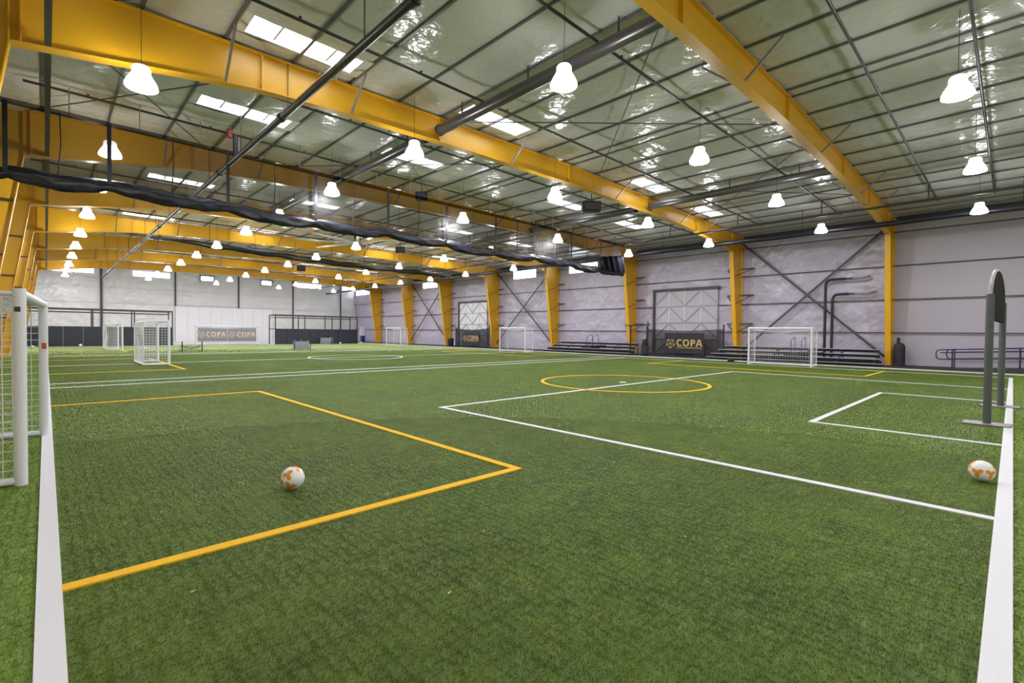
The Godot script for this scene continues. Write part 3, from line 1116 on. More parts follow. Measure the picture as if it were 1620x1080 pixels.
func make_goals() -> void:
	var g := goal("white goal cut off by the left edge, nearest the camera", Vector3(-0.06, 0, -8.44), -0.055, 3.07, 1.99, 0.95, 0.005, 0.1)
	var st := MB.new()
	st.box(Vector3(-0.04, 1.33, -1.434), Vector3(0.05, 0.09, 0.006))
	part("sticker", st.mesh(), M.sticker_red, g)
	st = MB.new()
	st.box(Vector3(-0.06, 1.78, 1.536), Vector3(0.045, 0.05, 0.004))
	part("sticker", st.mesh(), M.dark_steel, g)
	goal("white box goal on the yellow line at left, middle distance", Vector3(3.97, 0, -27.43), 0.0, 3.07, 1.99, 0.95, 0.0065)
	goal("farthest white box goal at left, before the dark fence", Vector3(4.1, 0, -47.0), 0.0, 3.07, 1.99, 0.95, 0.007)
	goal("white goal at the right touchline, in front of the bleachers", Vector3(27.3, 0, -8.42), PI, 3.07, 1.99, 0.95, 0.0042)
	goal("white goal at the right touchline in front of crossed wall braces", Vector3(27.4, 0, -28.44), PI, 3.07, 1.99, 0.95, 0.0042)
	goal("farthest white goal at the right touchline, near the far corner", Vector3(27.4, 0, -47.2), PI, 3.07, 1.99, 0.95, 0.0042)
	goal("wide white goal at the far end, before two grey banners", Vector3(13.68, 0, -56.4), -PI / 2, 5.8, 1.96, 1.0, 0.006, 0.15)
	# pop-up training goals
	for k in 3:
		var at: Vector3 = [Vector3(7.45, 0, -40.3), Vector3(15.2, 0, -40.6), Vector3(23.4, 0, -54.9)][k]
		var t := thing("training_goal", ["low black training goal on the turf before the far wide goal", "low black framed training goal in front of the dark fence", "low grey training goal close to the dark fence"][k], "goal", at, [0.15, -0.1, 0.0][k], "low training goals")
		var fm: Material = M.black_plastic if k < 2 else M.plate_steel
		for s in [-1, 1]:
			var m := MB.new()
			m.tube([Vector3(s * 0.62, 0, 0), Vector3(s * 0.62, 0.72, 0)], 0.035, 8)
			part("post", m.mesh(), fm, t)
			m = MB.new()
			m.tube([Vector3(s * 0.62, 0.03, 0), Vector3(s * 0.62, 0.03, -0.7)], 0.02, 6)
			part("foot", m.mesh(), fm, t)
		var m := MB.new()
		var pts := []
		for j in 11:
			var u := j / 10.0
			pts.append(Vector3(lerpf(-0.62, 0.62, u), 0.45 - (0.22 if k == 0 else 0.0) * sin(PI * u) + (0.25 if k > 0 else 0.0), -0.25 if k == 0 else 0.0))
		m.tube(pts, 0.025, 6)
		part("crossbar", m.mesh(), fm, t)
		m = MB.new()
		net_panel(m, Vector3(-0.62, 0.03, -0.7), Vector3(1.24, 0, 0), Vector3(0, 0.42 if k == 0 else 0.66, 0.45), Vector3.BACK, 10, 6, 0.05, 0.006)
		part("net", m.mesh(), M.black_cord if k == 0 else M.net_cord, t)
		if k > 0:
			m = MB.new()
			m.cham(Vector3(0.1, 0.36, -0.74), Vector3(1.25, 0.62, 0.05), 0.02)
			for j in 3:
				m.cham(Vector3(-0.42 + j * 0.52, 0.72, -0.74), Vector3(0.12, 0.12, 0.05), 0.02)
			part("backing_panel", m.mesh(), M.grey_cloth, t)

# ---------------------------------------------------------------- balls
func ico_dirs() -> Array:
	var f := (1 + sqrt(5.0)) / 2
	var a := []
	for s in [-1, 1]:
		for t in [-1, 1]:
			a.append(Vector3(0, s, t * f).normalized())
			a.append(Vector3(s, t * f, 0).normalized())
			a.append(Vector3(t * f, 0, s).normalized())
	return a

func ball_meshes(r: float, n: int) -> Array:
	var dirs := ico_dirs()
	var two := [MB.new(), MB.new()]
	for i in n:
		for j in 2 * n:
			var p := []
			for q in [[i, j], [i, j + 1], [i + 1, j + 1], [i + 1, j]]:
				var a: float = PI * q[0] / n
				var b: float = PI * q[1] / n
				p.append(Vector3(sin(a) * cos(b), cos(a), -sin(a) * sin(b)))
			var c: Vector3 = (p[0] + p[1] + p[2] + p[3]).normalized()
			var best := 0
			for k in 12:
				if c.dot(dirs[k]) > c.dot(dirs[best]):
					best = k
			var d: Vector3 = dirs[best]
			var x: Vector3 = d.cross(Vector3(0.31, 0.9, 0.2)).normalized()
			var y: Vector3 = d.cross(x)
			var ang: float = acos(clampf(c.dot(d), -1, 1))
			var az := atan2(c.dot(y), c.dot(x))
			var edge := 0.36 + 0.17 * cos(3.0 * az + best)
			var w := 1 if ang < edge and best % 3 != 0 else 0
			var mb: MB = two[w]
			var rr := r * (1.0 if w == 0 else 1.003)
			mb.tri_n(p[0] * rr, p[3] * rr, p[2] * rr, p[0], p[3], p[2])
			mb.tri_n(p[0] * rr, p[2] * rr, p[1] * rr, p[0], p[2], p[1])
	return [two[0].mesh(), two[1].mesh()]

func make_balls() -> void:
	var near := ball_meshes(0.112, 40)
	var far := ball_meshes(0.112, 18)
	var b := [["white and orange football lying inside the near yellow box", Vector3(1.77, 0.118, -4.98), 0.5], ["white and orange football beside the right-hand white line", Vector3(7.45, 0.118, -0.21), 2.2],
		["small white ball on the turf before the left dark fence", Vector3(2.11, 0.118, -55.2), 0.0], ["small white ball under the grey banners at the far end", Vector3(13.2, 0.118, -55.7), 0.0],
		["small white ball before the right dark fence", Vector3(25.1, 0.118, -55.3), 0.0], ["small white ball beside the blue bin in the far corner", Vector3(27.9, 0.118, -55.6), 0.0], ["small white ball seen between the posts of the left-edge goal", Vector3(-0.73, 0.118, -51.6), 0.0]]
	for k in b.size():
		var t := thing("football", b[k][0], "ball", b[k][1], b[k][2], "footballs on the turf")
		t.rotation = Vector3(b[k][2] * 0.7, b[k][2], 0.4)
		var ms := near if k < 2 else far
		part("cover", ms[0], M.ball_white, t)
		part("printed_panels", ms[1], M.orange_print if k < 2 else M.white_paint, t)

# ---------------------------------------------------------------- writing
func words(text: String, size: float, mm: Material, parent: Node, at: Vector3, stretch := 1.0, called := "lettering", bold := true) -> void:
	var f := SystemFont.new()
	f.font_names = PackedStringArray(["Droid Sans"])
	f.font_weight = 700 if bold else 400
	var tm := TextMesh.new()
	tm.text = text
	tm.font = f
	tm.font_size = 64
	tm.pixel_size = size / 64.0
	tm.depth = 0.008
	tm.curve_step = 2.0
	var o := part(called, tm, mm, parent, at)
	o.scale = Vector3(stretch, 1, 1)

# a printed banner in the local xy plane, its middle at the origin, facing +z
func banner(label: String, at: Vector3, turn: float, w: float, h: float, bg: Material, ink: Material, ink2: Material) -> void:
	var t := thing("banner", label, "banner", at, turn, "banners with gold lettering")
	var m := MB.new()
	m.cham(Vector3.ZERO, Vector3(w, h, 0.02), 0.004)
	part("sheet", m.mesh(), bg, t)
	words("COPA", h * 0.46, ink, t, Vector3(w * 0.135, h * 0.015, 0.015), w * 0.66 / (h * 0.46 * 2.62))
	words("SOCCER TRAINING CENTER", h * 0.085, ink2, t, Vector3(w * 0.135, -h * 0.21, 0.015), w * 0.66 / (h * 0.085 * 13.6), "tagline")
	var em := MB.new()
	var c := Vector3(-w * 0.345, -h * 0.02, 0.012)
	var r := w * 0.085
	for k in 5:
		var a0 := TAU * k / 5 + PI / 2 + 0.62
		var poly := PackedVector2Array()
		for j in 5:
			var a := a0 - 0.42 + 0.84 * j / 4
			poly.append(Vector2(c.x + cos(a) * r * 1.32, c.y + sin(a) * r * 1.32))
		for j in 5:
			var a := a0 + 0.3 - 0.6 * j / 4
			poly.append(Vector2(c.x + cos(a) * r * 1.0, c.y + sin(a) * r * 1.0))
		em.prism(poly, 0.010, 0.018)
	for k in 6:
		var a := TAU * (k - 1) / 5 + PI / 2
		var o := Vector2(c.x, c.y) + (Vector2.ZERO if k == 0 else Vector2(cos(a), sin(a)) * r * 0.68)
		var q := r * (0.3 if k == 0 else 0.17)
		var poly := PackedVector2Array()
		for j in 5:
			var b := PI / 2 + TAU * j / 5
			poly.append(o + Vector2(cos(b), sin(b)) * q)
		em.prism(poly, 0.010, 0.018)
	part("emblem", em.mesh(), ink2, t)

# ---------------------------------------------------------------- divider nets
func make_dividers() -> void:
	var z := -18.2
	var t := thing("divider_net", "raised black divider net with dark vinyl hem across the hall", "net", Vector3(0, 0, z))
	var m := MB.new()
	m.bar(Vector3(-2.4, 7.46, 0), Vector3(27.9, 7.46, 0), 0.06, 0.13)
	part("top_rail", m.mesh(), M.black_plastic, t)
	var sx := [-0.73, 1.34, 4.36, 7.26, 10.26, 13.24, 16.27, 19.3, 22.23, 25.2]
	var hem_y := func(x: float) -> float:
		var y := 5.60 + 0.05 * sin(x * 0.7)
		for i in sx.size() - 1:
			if x >= sx[i] and x <= sx[i + 1]:
				var u: float = (x - sx[i]) / (sx[i + 1] - sx[i])
				y += 0.10 * (1.0 - sin(PI * u)) - 0.04
		return y
	var fold := func(i: int, j: int) -> Vector3:
		var x := lerpf(-2.3, 27.6, i / 120.0)
		var v := j / 8.0
		return Vector3(x, lerpf(hem_y.call(x) + 0.05, 7.44, v), 0.05 * sin(x * 2.1 + v * 2.0) * sin(PI * v) + 0.02 * sin(x * 6.0))
	m.grid(120, 8, fold)
	part("net", m.mesh(), M.mesh_fabric, t)
	# the vinyl hem, gathered at the straps
	m = MB.new()
	var hem := func(i: int, j: int) -> Vector3:
		var x := lerpf(-2.4, 27.8, i / 300.0)
		var a := TAU * j / 20.0
		var pinch := 1.0
		for s in sx:
			pinch = minf(pinch, 0.72 + 0.28 * smoothstep(0.0, 0.5, absf(x - s)))
		var w := wob.get_noise_2d(x * 22.0, (j % 20) * 9.0) * 0.05
		return Vector3(x, hem_y.call(x) + sin(a) * (0.215 * pinch + w), -cos(a) * (0.11 * pinch + w))
	m.grid(300, 20, hem)
	part("hem", m.mesh(), M.navy_vinyl, t)
	for i in sx.size():
		m = MB.new()
		m.box(Vector3(sx[i], (7.44 + hem_y.call(sx[i])) / 2, 0.09), Vector3(0.1, 7.46 - hem_y.call(sx[i]), 0.02))
		part("strap", m.mesh(), M.navy_vinyl, t)
		if i > 0:
			var x: float = (sx[i] + sx[i - 1]) / 2
			m = MB.new()
			m.tube([Vector3(x, 7.44, 0.08), Vector3(x + 0.02, 6.6, 0.09), Vector3(x - 0.05, hem_y.call(x), 0.07)], 0.016, 6)
			part("lift_cord", m.mesh(), M.black_cord, t)
	for i in 18:
		m = MB.new()
		m.tube([Vector3(0, 7.5, 0), Vector3(0, roof_y(i * 1.55) - 0.12, 0)], 0.014, 6)
		part("hanger", m.mesh(), M.plate_steel, t, Vector3(0.5 + i * 1.55, 0, 0))
	# gathered end of the net
	m = MB.new()
	var gather := func(i: int, j: int) -> Vector3:
		var u := i / 30.0
		var v := j / 8.0
		return Vector3(lerpf(25.2, 27.75, u) - 0.15 * v * u, lerpf(5.6, 6.75 - 0.35 * (1 - u), v), 0.17 + 0.04 * sin(u * 26.0 + v * 3.0))
	m.grid(30, 8, gather)
	part("gathered_end", m.mesh(), M.net_bundle, t)
	# the far divider, rolled up tight
	t = thing("divider_net", "far black divider rolled up in a sagging bundle under the roof", "net", Vector3(0, 0, -36.4))
	var pts := []
	var rs := []
	for i in 60:
		var x := lerpf(4.5, 27.0, i / 59.0)
		var s := smoothstep(4.5, 8.5, x)
		pts.append(Vector3(x, 7.12 - 0.36 * smoothstep(4.5, 18.0, x) + 0.03 * sin(x * 2.2), 0.02 * sin(x * 3.0)))
		rs.append((0.05 + 0.15 * s) * (1.0 + 0.1 * sin(x * 4.1)))
	m = MB.new()
	m.tube(pts, rs, 12)
	part("bundle", m.mesh(), M.black_plastic, t)
	for i in 9:
		var x := 5.0 + i * 2.7
		m = MB.new()
		m.tube([Vector3(x, 6.9, 0), Vector3(x, roof_y(x) - 0.1, 0)], 0.014, 6)
		part("lift_cord", m.mesh(), M.black_cord, t)
	# hoist of the near divider
	t = thing("net_hoist", "red and dark hoist hanging where the divider net meets the pipe", "hoist", Vector3(4.45, 0, -17.85))
	m = MB.new()
	m.cham(Vector3(-0.1, 7.98, 0), Vector3(0.14, 0.3, 0.14), 0.02)
	part("motor", m.mesh(), M.red_paint, t)
	m = MB.new()
	m.cham(Vector3(0.06, 7.62, 0), Vector3(0.12, 0.7, 0.12), 0.02)
	part("casing", m.mesh(), M.navy_vinyl, t)
	m = MB.new()
	m.tube([Vector3(0.16, 7.95, 0), Vector3(0.16, 7.2, 0)], 0.02, 8)
	m.tube([Vector3(-0.1, 8.1, 0), Vector3(-0.1, 8.26, 0)], 0.03, 8)
	part("rod", m.mesh(), M.plate_steel, t)

# ---------------------------------------------------------------- things along the right wall
func make_right_side() -> void:
	var m: MB
	var t: Node3D
	# bleachers: [z from, z to]
	for k in 2:
		var z1: float = [-13.7, -28.0][k]
		var z2: float = [-4.6, -19.4][k]
		t = thing("bleacher", ["low aluminium bleacher behind the nearest right-hand goal", "low aluminium bleacher between two columns, left of the black barrier"][k], "bleacher", Vector3(0, 0.02, 0), 0.0, "bleachers along the right wall")
		for p in [[30.75, 0.13, 0.22, 0.0], [31.05, 0.36, 0.25, 0.15], [31.5, 0.28, 0.22, 0.15], [31.8, 0.58, 0.25, 0.3], [32.45, 0.82, 0.25, 0.45]]:
			m = MB.new()
			m.cham(Vector3(p[0], p[1], (z1 + z2) / 2), Vector3(p[2], 0.045, z2 - z1 - p[3] * 2), 0.008)
			part("plank", m.mesh(), M.aluminium, t)
			m = MB.new()
			m.box(Vector3(p[0] + 0.06, p[1] - 0.09, (z1 + z2) / 2), Vector3(0.02, 0.13, z2 - z1 - p[3] * 2 - 0.02))
			part("riser", m.mesh(), M.black_mat, t)
		for j in 6:
			var z := lerpf(z1 + 0.4, z2 - 0.4, j / 5.0)
			m = MB.new()
			m.bar(Vector3(30.7, 0.03, z), Vector3(32.55, 0.03, z), 0.05, 0.05)
			m.bar(Vector3(30.75, 0.03, z), Vector3(32.45, 0.79, z), 0.05, 0.05)
			m.bar(Vector3(32.45, 0.03, z), Vector3(32.45, 0.79, z), 0.05, 0.05)
			m.bar(Vector3(31.8, 0.03, z), Vector3(31.8, 0.55, z), 0.05, 0.05)
			m.bar(Vector3(31.05, 0.03, z), Vector3(31.05, 0.33, z), 0.05, 0.05)
			part("support", m.mesh(), M.dark_steel, t)
		var za: float = [-9.0, -23.8][k]
		for j in 2:
			m = MB.new()
			var z := za + j * 0.55
			m.tube([Vector3(31.3, 0.3, z), Vector3(31.3, 1.2, z), Vector3(31.4, 1.28, z), Vector3(32.0, 1.45, z), Vector3(32.1, 1.38, z), Vector3(32.1, 0.6, z)], 0.02, 8)
			part("handrail", m.mesh(), M.dark_steel, t)
		for j in 4:
			m = MB.new()
			m.cham(Vector3(31.35 + 0.25 * (j % 2), 0.42 + 0.14 * (j / 2), za + 0.1 + 0.35 * j), Vector3(0.3, 0.1, 0.9), 0.02)
			part("step", m.mesh(), M.black_plastic, t)
	# black ball-stop barriers with banners
	for k in 2:
		var X: float = [32.78, 31.5][k]
		var z1: float = [-19.28, -41.3][k]
		var z2: float = [-13.5, -35.9][k]
		t = thing("ball_barrier", ["black mesh barrier before the nearer tall door, by the bleachers", "black mesh barrier before the farther tall door"][k], "barrier", Vector3(X, 0.02, 0), 0.0, "black mesh barriers")
		for z in [z1, z2]:
			m = MB.new()
			m.tube([Vector3(0, 0, z), Vector3(0, 2.25 if z == z2 else 2.1, z)], 0.05, 8)
			m.cham(Vector3(0, 0.03, z), Vector3(0.3, 0.06, 0.4), 0.01)
			part("post", m.mesh(), M.black_plastic, t)
		m = MB.new()
		var sagging := func(i: int, j: int) -> Vector3:
			var u := i / 24.0
			var v := j / 6.0
			return Vector3(0.03 * sin(u * 9.0), 0.06 + v * (1.86 - 0.14 * sin(PI * u)), lerpf(z1, z2, u))
		m.grid(24, 6, sagging)
		part("net", m.mesh(), M.mesh_dense if k == 1 else M.mesh_screen, t)
		m = MB.new()
		var pts := []
		for i in 13:
			var u := i / 12.0
			pts.append(Vector3(0, 1.92 - 0.14 * sin(PI * u), lerpf(z1, z2, u)))
		m.tube(pts, 0.02, 6)
		part("top_rope", m.mesh(), M.black_cord, t)
		m = MB.new()
		m.box(Vector3(0, 0.08, (z1 + z2) / 2), Vector3(0.03, 0.16, z2 - z1))
		part("bottom_skirt", m.mesh(), M.black_plastic, t)
	banner("black banner with gold letters on the nearer barrier by the bleachers", Vector3(32.7, 0.93, -16.28), -PI / 2, 2.94, 1.48, M.banner_black, M.gold_print, M.gold_print)
	banner("dark banner with faint gold letters on the farther barrier", Vector3(31.4, 0.95, -38.65), -PI / 2, 2.66, 1.4, M.banner_black, M.gold_print, M.gold_print)
	# tall black stand beside the nearer barrier
	t = thing("gate_stand", "black tubular stand between the left bleacher and the nearer barrier", "stand", Vector3(30.1, 0.02, -18.4))
	m = MB.new()
	m.tube([Vector3(0, 0, -0.6), Vector3(0, 2.1, -0.6)], 0.05, 8)
	part("post", m.mesh(), M.black_plastic, t)
	m = MB.new()
	m.bar(Vector3(0, 2.14, -0.85), Vector3(0, 2.2, 0.95), 0.09, 0.09)
	part("top_bar", m.mesh(), M.black_plastic, t)
	m = MB.new()
	m.cham(Vector3(0.1, 0.45, 0.5), Vector3(0.4, 0.9, 0.5), 0.12)
	m.tube([Vector3(0.05, 0, 0.75), Vector3(0.05, 2.4, 0.75)], 0.045, 8)
	m.cham(Vector3(0.05, 1.0, 0.5), Vector3(0.25, 0.4, 0.3), 0.1)
	part("hung_bag", m.mesh(), M.black_plastic, t)
	t = thing("waste_bin", "dark bin standing at the farther barrier's left post", "bin", Vector3(30.6, 0.02, -41.0))
	m = MB.new()
	m.lathe(Vector3.ZERO, [[0.27, 0.0], [0.33, 0.75]], 16)
	part("body", m.mesh(), M.navy_vinyl, t)
	m = MB.new()
	m.lathe(Vector3.ZERO, [[0.35, 0.75], [0.35, 0.82], [0.2, 0.9], [0.001, 0.92]], 16)
	part("lid", m.mesh(), M.black_plastic, t)
	# gas pipes with elbows
	for k in 2:
		var z: float = [-7.78, -7.42][k]
		var y: float = [4.86, 3.98][k]
		t = thing("wall_pipe", ["taller black wall pipe bent over at the top, by the column", "shorter black wall pipe bent over below the taller one"][k], "pipe", Vector3(WALL_R - 0.5, 0.02, z), 0.0, "bent black pipes on the right wall")
		m = MB.new()
		m.tube([Vector3(0, 0.0, 0), Vector3(0, y - 0.3, 0), Vector3(0, y - 0.12, 0.05), Vector3(0, y - 0.03, 0.16), Vector3(0, y, 0.35), Vector3(0, y, 1.0 - 0.2 * k)], 0.075, 12)
		part("pipe", m.mesh(), M.black_plastic, t)
		m = MB.new()
		m.tube([Vector3(0, y, 1.0 - 0.2 * k), Vector3(0, y, 1.35 - 0.25 * k)], 0.055, 12)
		part("coupling", m.mesh(), M.dark_steel, t)
		m = MB.new()
		m.tube([Vector3(0, y, 1.35 - 0.25 * k), Vector3(0, y, 1.75 - 0.05 * k), Vector3(0.05, y + 0.04, 1.95 - 0.05 * k), Vector3(0.15, y + 0.1, 2.1 - 0.05 * k)], 0.06, 12)
		part("spout", m.mesh(), M.plate_steel, t)
		m = MB.new()
		m.tube([Vector3(0, 0, 0), Vector3(0, 0.12, 0)], 0.13, 12)
		part("flange", m.mesh(), M.black_plastic, t)
	# rounded dark bin beside the right-hand column
	t = thing("dome_bin", "dark dome-topped bin standing beside the right yellow column", "bin", Vector3(33.0, 0.02, -4.23))
	m = MB.new()
	m.lathe(Vector3.ZERO, [[0.26, 0.0], [0.26, 0.95], [0.245, 1.06], [0.2, 1.15], [0.12, 1.21], [0.001, 1.24]], 20)
	part("body", m.mesh(), M.banner_black, t)
	m = MB.new()
	m.cham(Vector3(-0.03, 1.36, -0.04), Vector3(0.12, 0.28, 0.14), 0.03)
	part("top_fitting", m.mesh(), M.black_plastic, t)
	# ramp with blue rails
	t = thing("access_ramp", "low ramp with blue tubular handrails along the right wall", "ramp", Vector3(0, 0.02, 0))
	m = MB.new()
	m.prism(PackedVector2Array([Vector2(-2.1, 0.0), Vector2(3.0, 0.0), Vector2(3.0, 0.28)]), 32.0, 33.4, Transform3D(Basis(Vector3(0, 0, 1), Vector3.UP, Vector3(1, 0, 0)), Vector3.ZERO))
	part("slope", m.mesh(), M.dark_steel, t)
	for k in 2:
		var x: float = [32.0, 33.3][k]
		for y in [0.92, 0.78, 0.45]:
			m = MB.new()
			m.tube([Vector3(x, y, -2.5 + 0.3 * k), Vector3(x, y + 0.3, 3.0)], 0.026, 8)
			part("rail", m.mesh(), M.blue_rail, t)
		m = MB.new()
		var zc := -2.5 + 0.3 * k
		m.tube([Vector3(x, 0.92, zc), Vector3(x, 0.88, zc - 0.12), Vector3(x, 0.7, zc - 0.16), Vector3(x, 0.5, zc - 0.12), Vector3(x, 0.45, zc)], 0.026, 8)
		part("end_loop", m.mesh(), M.blue_rail, t)
		for j in 3:
			m = MB.new()
			var z := -2.05 + j * 2.3
			m.tube([Vector3(x, maxf(0.0, (z + 2.1) * 0.054), z), Vector3(x, 0.95 + (z + 2.5) * 0.052, z)], 0.03, 8)
			part("upright", m.mesh(), M.blue_rail, t)
	# small dark things
	m = MB.new()
	m.cham(Vector3(0, 0.11, 0), Vector3(0.3, 0.2, 0.34), 0.05)
	solo("kit_bag", m.mesh(), M.black_plastic, "small black bag on the turf edge left of the near right goal", "bag", Vector3(28.9, 0, -11.45))
	t = thing("recycling_bin", "blue bin standing in the far right corner", "bin", Vector3(30.4, 0.02, -60.2))
	m = MB.new()
	m.cham(Vector3(0, 0.42, 0), Vector3(0.5, 0.84, 0.5), 0.04)
	part("body", m.mesh(), M.blue_bin, t)
	m = MB.new()
	m.cham(Vector3(0, 0.88, 0), Vector3(0.54, 0.07, 0.54), 0.02)
	part("lid", m.mesh(), M.blue_bin, t)
	m = MB.new()
	m.cham(Vector3(0, 1.05, 0), Vector3(0.9, 2.1, 0.06), 0.015)
	var dd := solo("leaning_panel", m.mesh(), M.white_paint, "tall white panel beside the blue bin in the far right corner", "panel", Vector3(30.6, 0.02, -60.8))
	dd.rotation.y = 0.4

# ---------------------------------------------------------------- far end
func make_far_end() -> void:
	var m: MB
	var t: Node3D
	for k in 2:
		var x1: float = [-2.8, 18.1][k]
		var x2: float = [8.75, 27.6][k]
		t = thing("fence", ["dark padded fence with black frame at the far left", "dark padded fence with black frame at the far right"][k], "fence", Vector3(0, 0, -56.0), 0.0, "dark padded fences at the far end")
		var n := roundi((x2 - x1) / 1.22)
		var w := (x2 - x1) / n
		for i in n:
			m = MB.new()
			m.cham(Vector3(x1 + w * (i + 0.5), 0.87, 0), Vector3(w - 0.015, 1.72, 0.1), 0.015)
			part("pad", m.mesh(), M.dasher, t)
		var np := roundi((x2 - x1) / 2.9)
		for j in 2:
			var z := -0.1 - 2.0 * j
			for i in np + 1:
				m = MB.new()
				m.box(Vector3(lerpf(x1, x2, float(i) / np), 1.6, z), Vector3(0.09, 3.2, 0.09))
				part("post", m.mesh(), M.dark_steel, t)
			m = MB.new()
			m.bar(Vector3(x1, 3.24, z), Vector3(x2, 3.24, z), 0.12, 0.12)
			m.bar(Vector3(x1, 2.98, z), Vector3(x2, 2.98, z), 0.06, 0.06)
			part("top_rail", m.mesh(), M.dark_steel, t)
		for x in [x1, x2]:
			m = MB.new()
			m.bar(Vector3(x, 3.24, -0.15), Vector3(x, 3.24, -2.05), 0.1, 0.1)
			m.bar(Vector3(x, 1.7, -0.15), Vector3(x, 1.7, -2.05), 0.08, 0.08)
			part("end_rail", m.mesh(), M.dark_steel, t)
	for k in 2:
		banner(["grey banner with pale letters, left one in the far goal", "grey banner with pale letters, right one in the far goal"][k], Vector3(12.5 + 2.86 * k, 1.04, -58.2), 0.0, 2.8, 1.42, M.banner_grey, M.banner_cream, M.banner_cream)
	t = thing("banner_rail", "white rail stand holding the two grey banners", "stand", Vector3(13.93, 0, -58.25))
	for x in [-2.86, 0.0, 2.86]:
		m = MB.new()
		m.tube([Vector3(x, 0, 0), Vector3(x, 1.8, 0)], 0.03, 8)
		m.cham(Vector3(x, 0.02, 0), Vector3(0.1, 0.04, 0.5), 0.01)
		part("upright", m.mesh(), M.white_paint, t)
	m = MB.new()
	m.tube([Vector3(-2.86, 1.8, 0), Vector3(2.86, 1.8, 0)], 0.025, 8)
	part("top_bar", m.mesh(), M.white_paint, t)

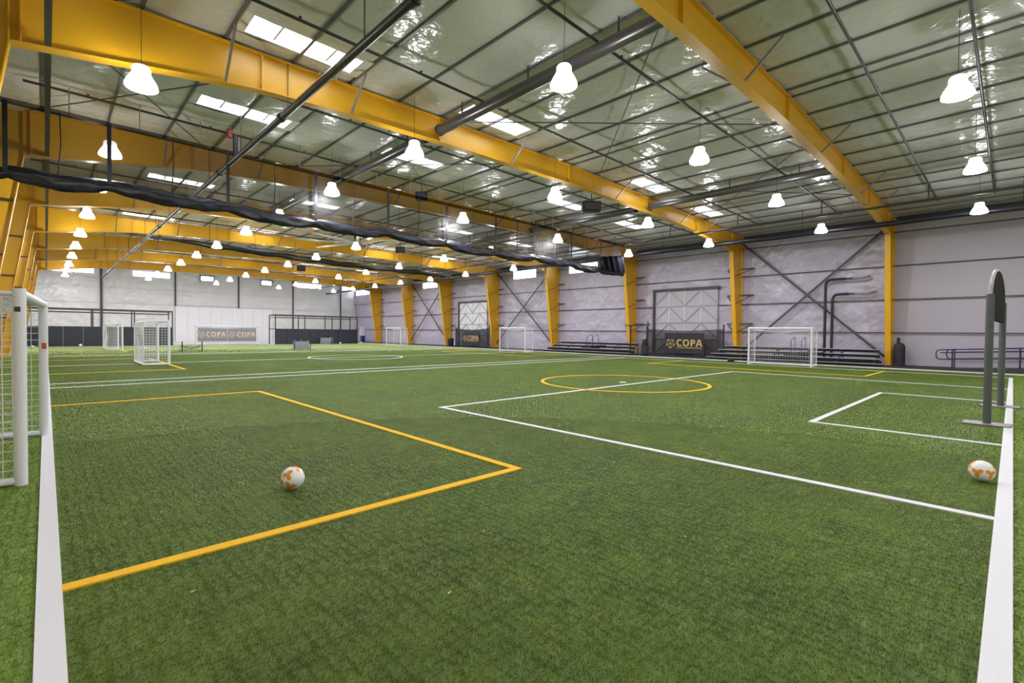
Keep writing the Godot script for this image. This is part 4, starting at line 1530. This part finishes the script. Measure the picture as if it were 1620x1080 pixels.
# ---------------------------------------------------------------- odd pieces
func make_pieces() -> void:
	var m: MB
	# arched target board on two posts
	var t := thing("target_board", "dark arched board on two tall grey posts at the right line", "board", Vector3(12.32, 0, -0.30))
	t.rotation.y = -0.038
	for k in 2:
		m = MB.new()
		m.tube([Vector3(3.4 * k, 0.03, 0), Vector3(3.4 * k, 2.36, 0), Vector3(3.4 * k, 2.38, 0)], [0.058, 0.058, 0.045], 16)
		part("post", m.mesh(), M.grey_post, t)
		m = MB.new()
		m.cham(Vector3(3.4 * k, 0.02, 0), Vector3(0.42, 0.03, 0.64), 0.006)
		part("base_plate", m.mesh(), M.plate_steel, t)
	var poly := PackedVector2Array([Vector2(0.07, 1.92), Vector2(3.33, 1.92)])
	for i in 17:
		var a := PI * i / 16.0
		poly.append(Vector2(1.7 + 1.7 * cos(a), 2.37 + 0.56 * sin(a)))
	m = MB.new()
	m.prism(poly, -0.03, 0.03)
	part("board", m.mesh(), M.board_grey, t)
	m = MB.new()
	var rim := []
	for i in 25:
		var a := PI * i / 24.0
		rim.append(Vector3(1.7 + 1.7 * cos(a), 2.37 + 0.56 * sin(a), 0))
	m.tube(rim, 0.034, 8)
	part("rim", m.mesh(), M.plate_steel, t)
	# ceiling fan
	t = thing("ceiling_fan", "huge ceiling fan with long thin blades beyond the divider net", "fan", Vector3(RIDGE, 7.6, -31.4), 0.35)
	m = MB.new()
	m.lathe(Vector3.ZERO, [[0.001, -0.16], [0.3, -0.14], [0.34, -0.05], [0.3, 0.05], [0.16, 0.1], [0.14, 0.4]], 16)
	part("hub", m.mesh(), M.plate_steel, t)
	m = MB.new()
	m.tube([Vector3(0, 0.38, 0), Vector3(0, 0.9, 0)], 0.06, 8)
	part("drop_rod", m.mesh(), M.dark_steel, t)
	m = MB.new()
	m.cham(Vector3(0, 0.42, 0), Vector3(0.36, 0.3, 0.36), 0.05)
	part("motor", m.mesh(), M.dark_steel, t)
	for k in 8:
		m = MB.new()
		var b := Basis(Vector3.UP, TAU * k / 8.0)
		m.box(b * Vector3(2.1, 0.0, 0), Vector3(3.6, 0.03, 0.2), b * Basis(Vector3.RIGHT, 0.25))
		var bl := part("blade", m.mesh(), M.white_paint, t)
		m = MB.new()
		m.cham(b * Vector3(3.9, 0.03, 0), Vector3(0.04, 0.16, 0.24), 0.01, b)
		part("winglet", m.mesh(), M.orange_print, bl)
	# speakers
	var sp := [["black box speaker hung below the big yellow frame", Vector3(17.9, 7.34, -13.45), -0.75, Vector3(0.85, 0.42, 0.45)], ["black device above the divider net's top edge", Vector3(12.4, 7.75, -18.9), -0.6, Vector3(0.55, 0.36, 0.4)],
		["small black speaker under the fourth yellow frame, right of the fan", Vector3(17.7, 7.2, -29.6), -0.5, Vector3(0.62, 0.42, 0.42)], ["small black speaker under the sixth yellow frame, above the far wall", Vector3(17.0, 7.3, -45.75), -0.35, Vector3(0.75, 0.5, 0.45)]]
	for s in sp:
		t = thing("speaker", s[0], "speaker", s[1], s[2], "black boxes under the roof")
		m = MB.new()
		m.cham(Vector3.ZERO, s[3], 0.03)
		part("cabinet", m.mesh(), M.black_plastic, t)
		m = MB.new()
		m.cham(Vector3(0, 0, s[3].z / 2 + 0.004), Vector3(s[3].x * 0.8, s[3].y * 0.7, 0.02), 0.004)
		part("grille", m.mesh(), M.dark_steel, t)
		m = MB.new()
		m.tube([Vector3(0, s[3].y / 2, 0), Vector3(0, roof_y(s[1].x) - 0.06 - s[1].y, 0)], 0.02, 6)
		part("hanging_rod", m.mesh(), M.dark_steel, t)
	# low bench along the left wall, seen through the goal net
	t = thing("bench", "low dark bench by the left wall, seen through the goal net", "bench", Vector3(-1.95, 0, -24.6))
	m = MB.new()
	m.cham(Vector3(0, 0.43, 0), Vector3(0.35, 0.05, 6.0), 0.01)
	part("seat", m.mesh(), M.aluminium, t)
	for j in 4:
		m = MB.new()
		m.tube([Vector3(-0.15, 0, -2.7 + 1.8 * j), Vector3(-0.12, 0.41, -2.7 + 1.8 * j), Vector3(0.12, 0.41, -2.7 + 1.8 * j), Vector3(0.15, 0, -2.7 + 1.8 * j)], 0.025, 6)
		part("leg", m.mesh(), M.black_plastic, t)
	# fallen leaf scraps on the turf
	var lf := [[0.62, -3.42], [1.75, -2.35], [3.6, -1.75], [2.5, -2.9], [5.4, -4.2]]
	for k in lf.size():
		m = MB.new()
		m.prism(PackedVector2Array([Vector2(0, 0), Vector2(0.02, 0.008), Vector2(0.034, 0.003), Vector2(0.026, 0.016), Vector2(0.004, 0.014)]), 0.0, 0.003, Transform3D(Basis(Vector3.RIGHT, -PI / 2 + 0.2), Vector3.ZERO))
		solo("leaf_scrap", m.mesh(), M.leaf_yellow, ["pale scrap on the turf just right of the left white line", "pale scrap on the turf below the yellow box", "pale scrap on the dark turf near the bottom", "pale scrap on the turf right of the yellow corner's foot", "pale scrap on the turf beyond the yellow corner"][k], "litter", Vector3(lf[k][0], 0.003, lf[k][1]), "scraps on the turf")

func _ready() -> void:
	rng.seed = 11
	wob.seed = 3
	wob.frequency = 0.05
	wob.fractal_octaves = 3
	make_camera()
	make_environment()
	make_materials()
	make_floor()
	make_ceiling()
	make_walls()
	make_frames()
	make_services()
	make_lamps()
	make_goals()
	make_balls()
	make_dividers()
	make_right_side()
	make_far_end()
	make_pieces()
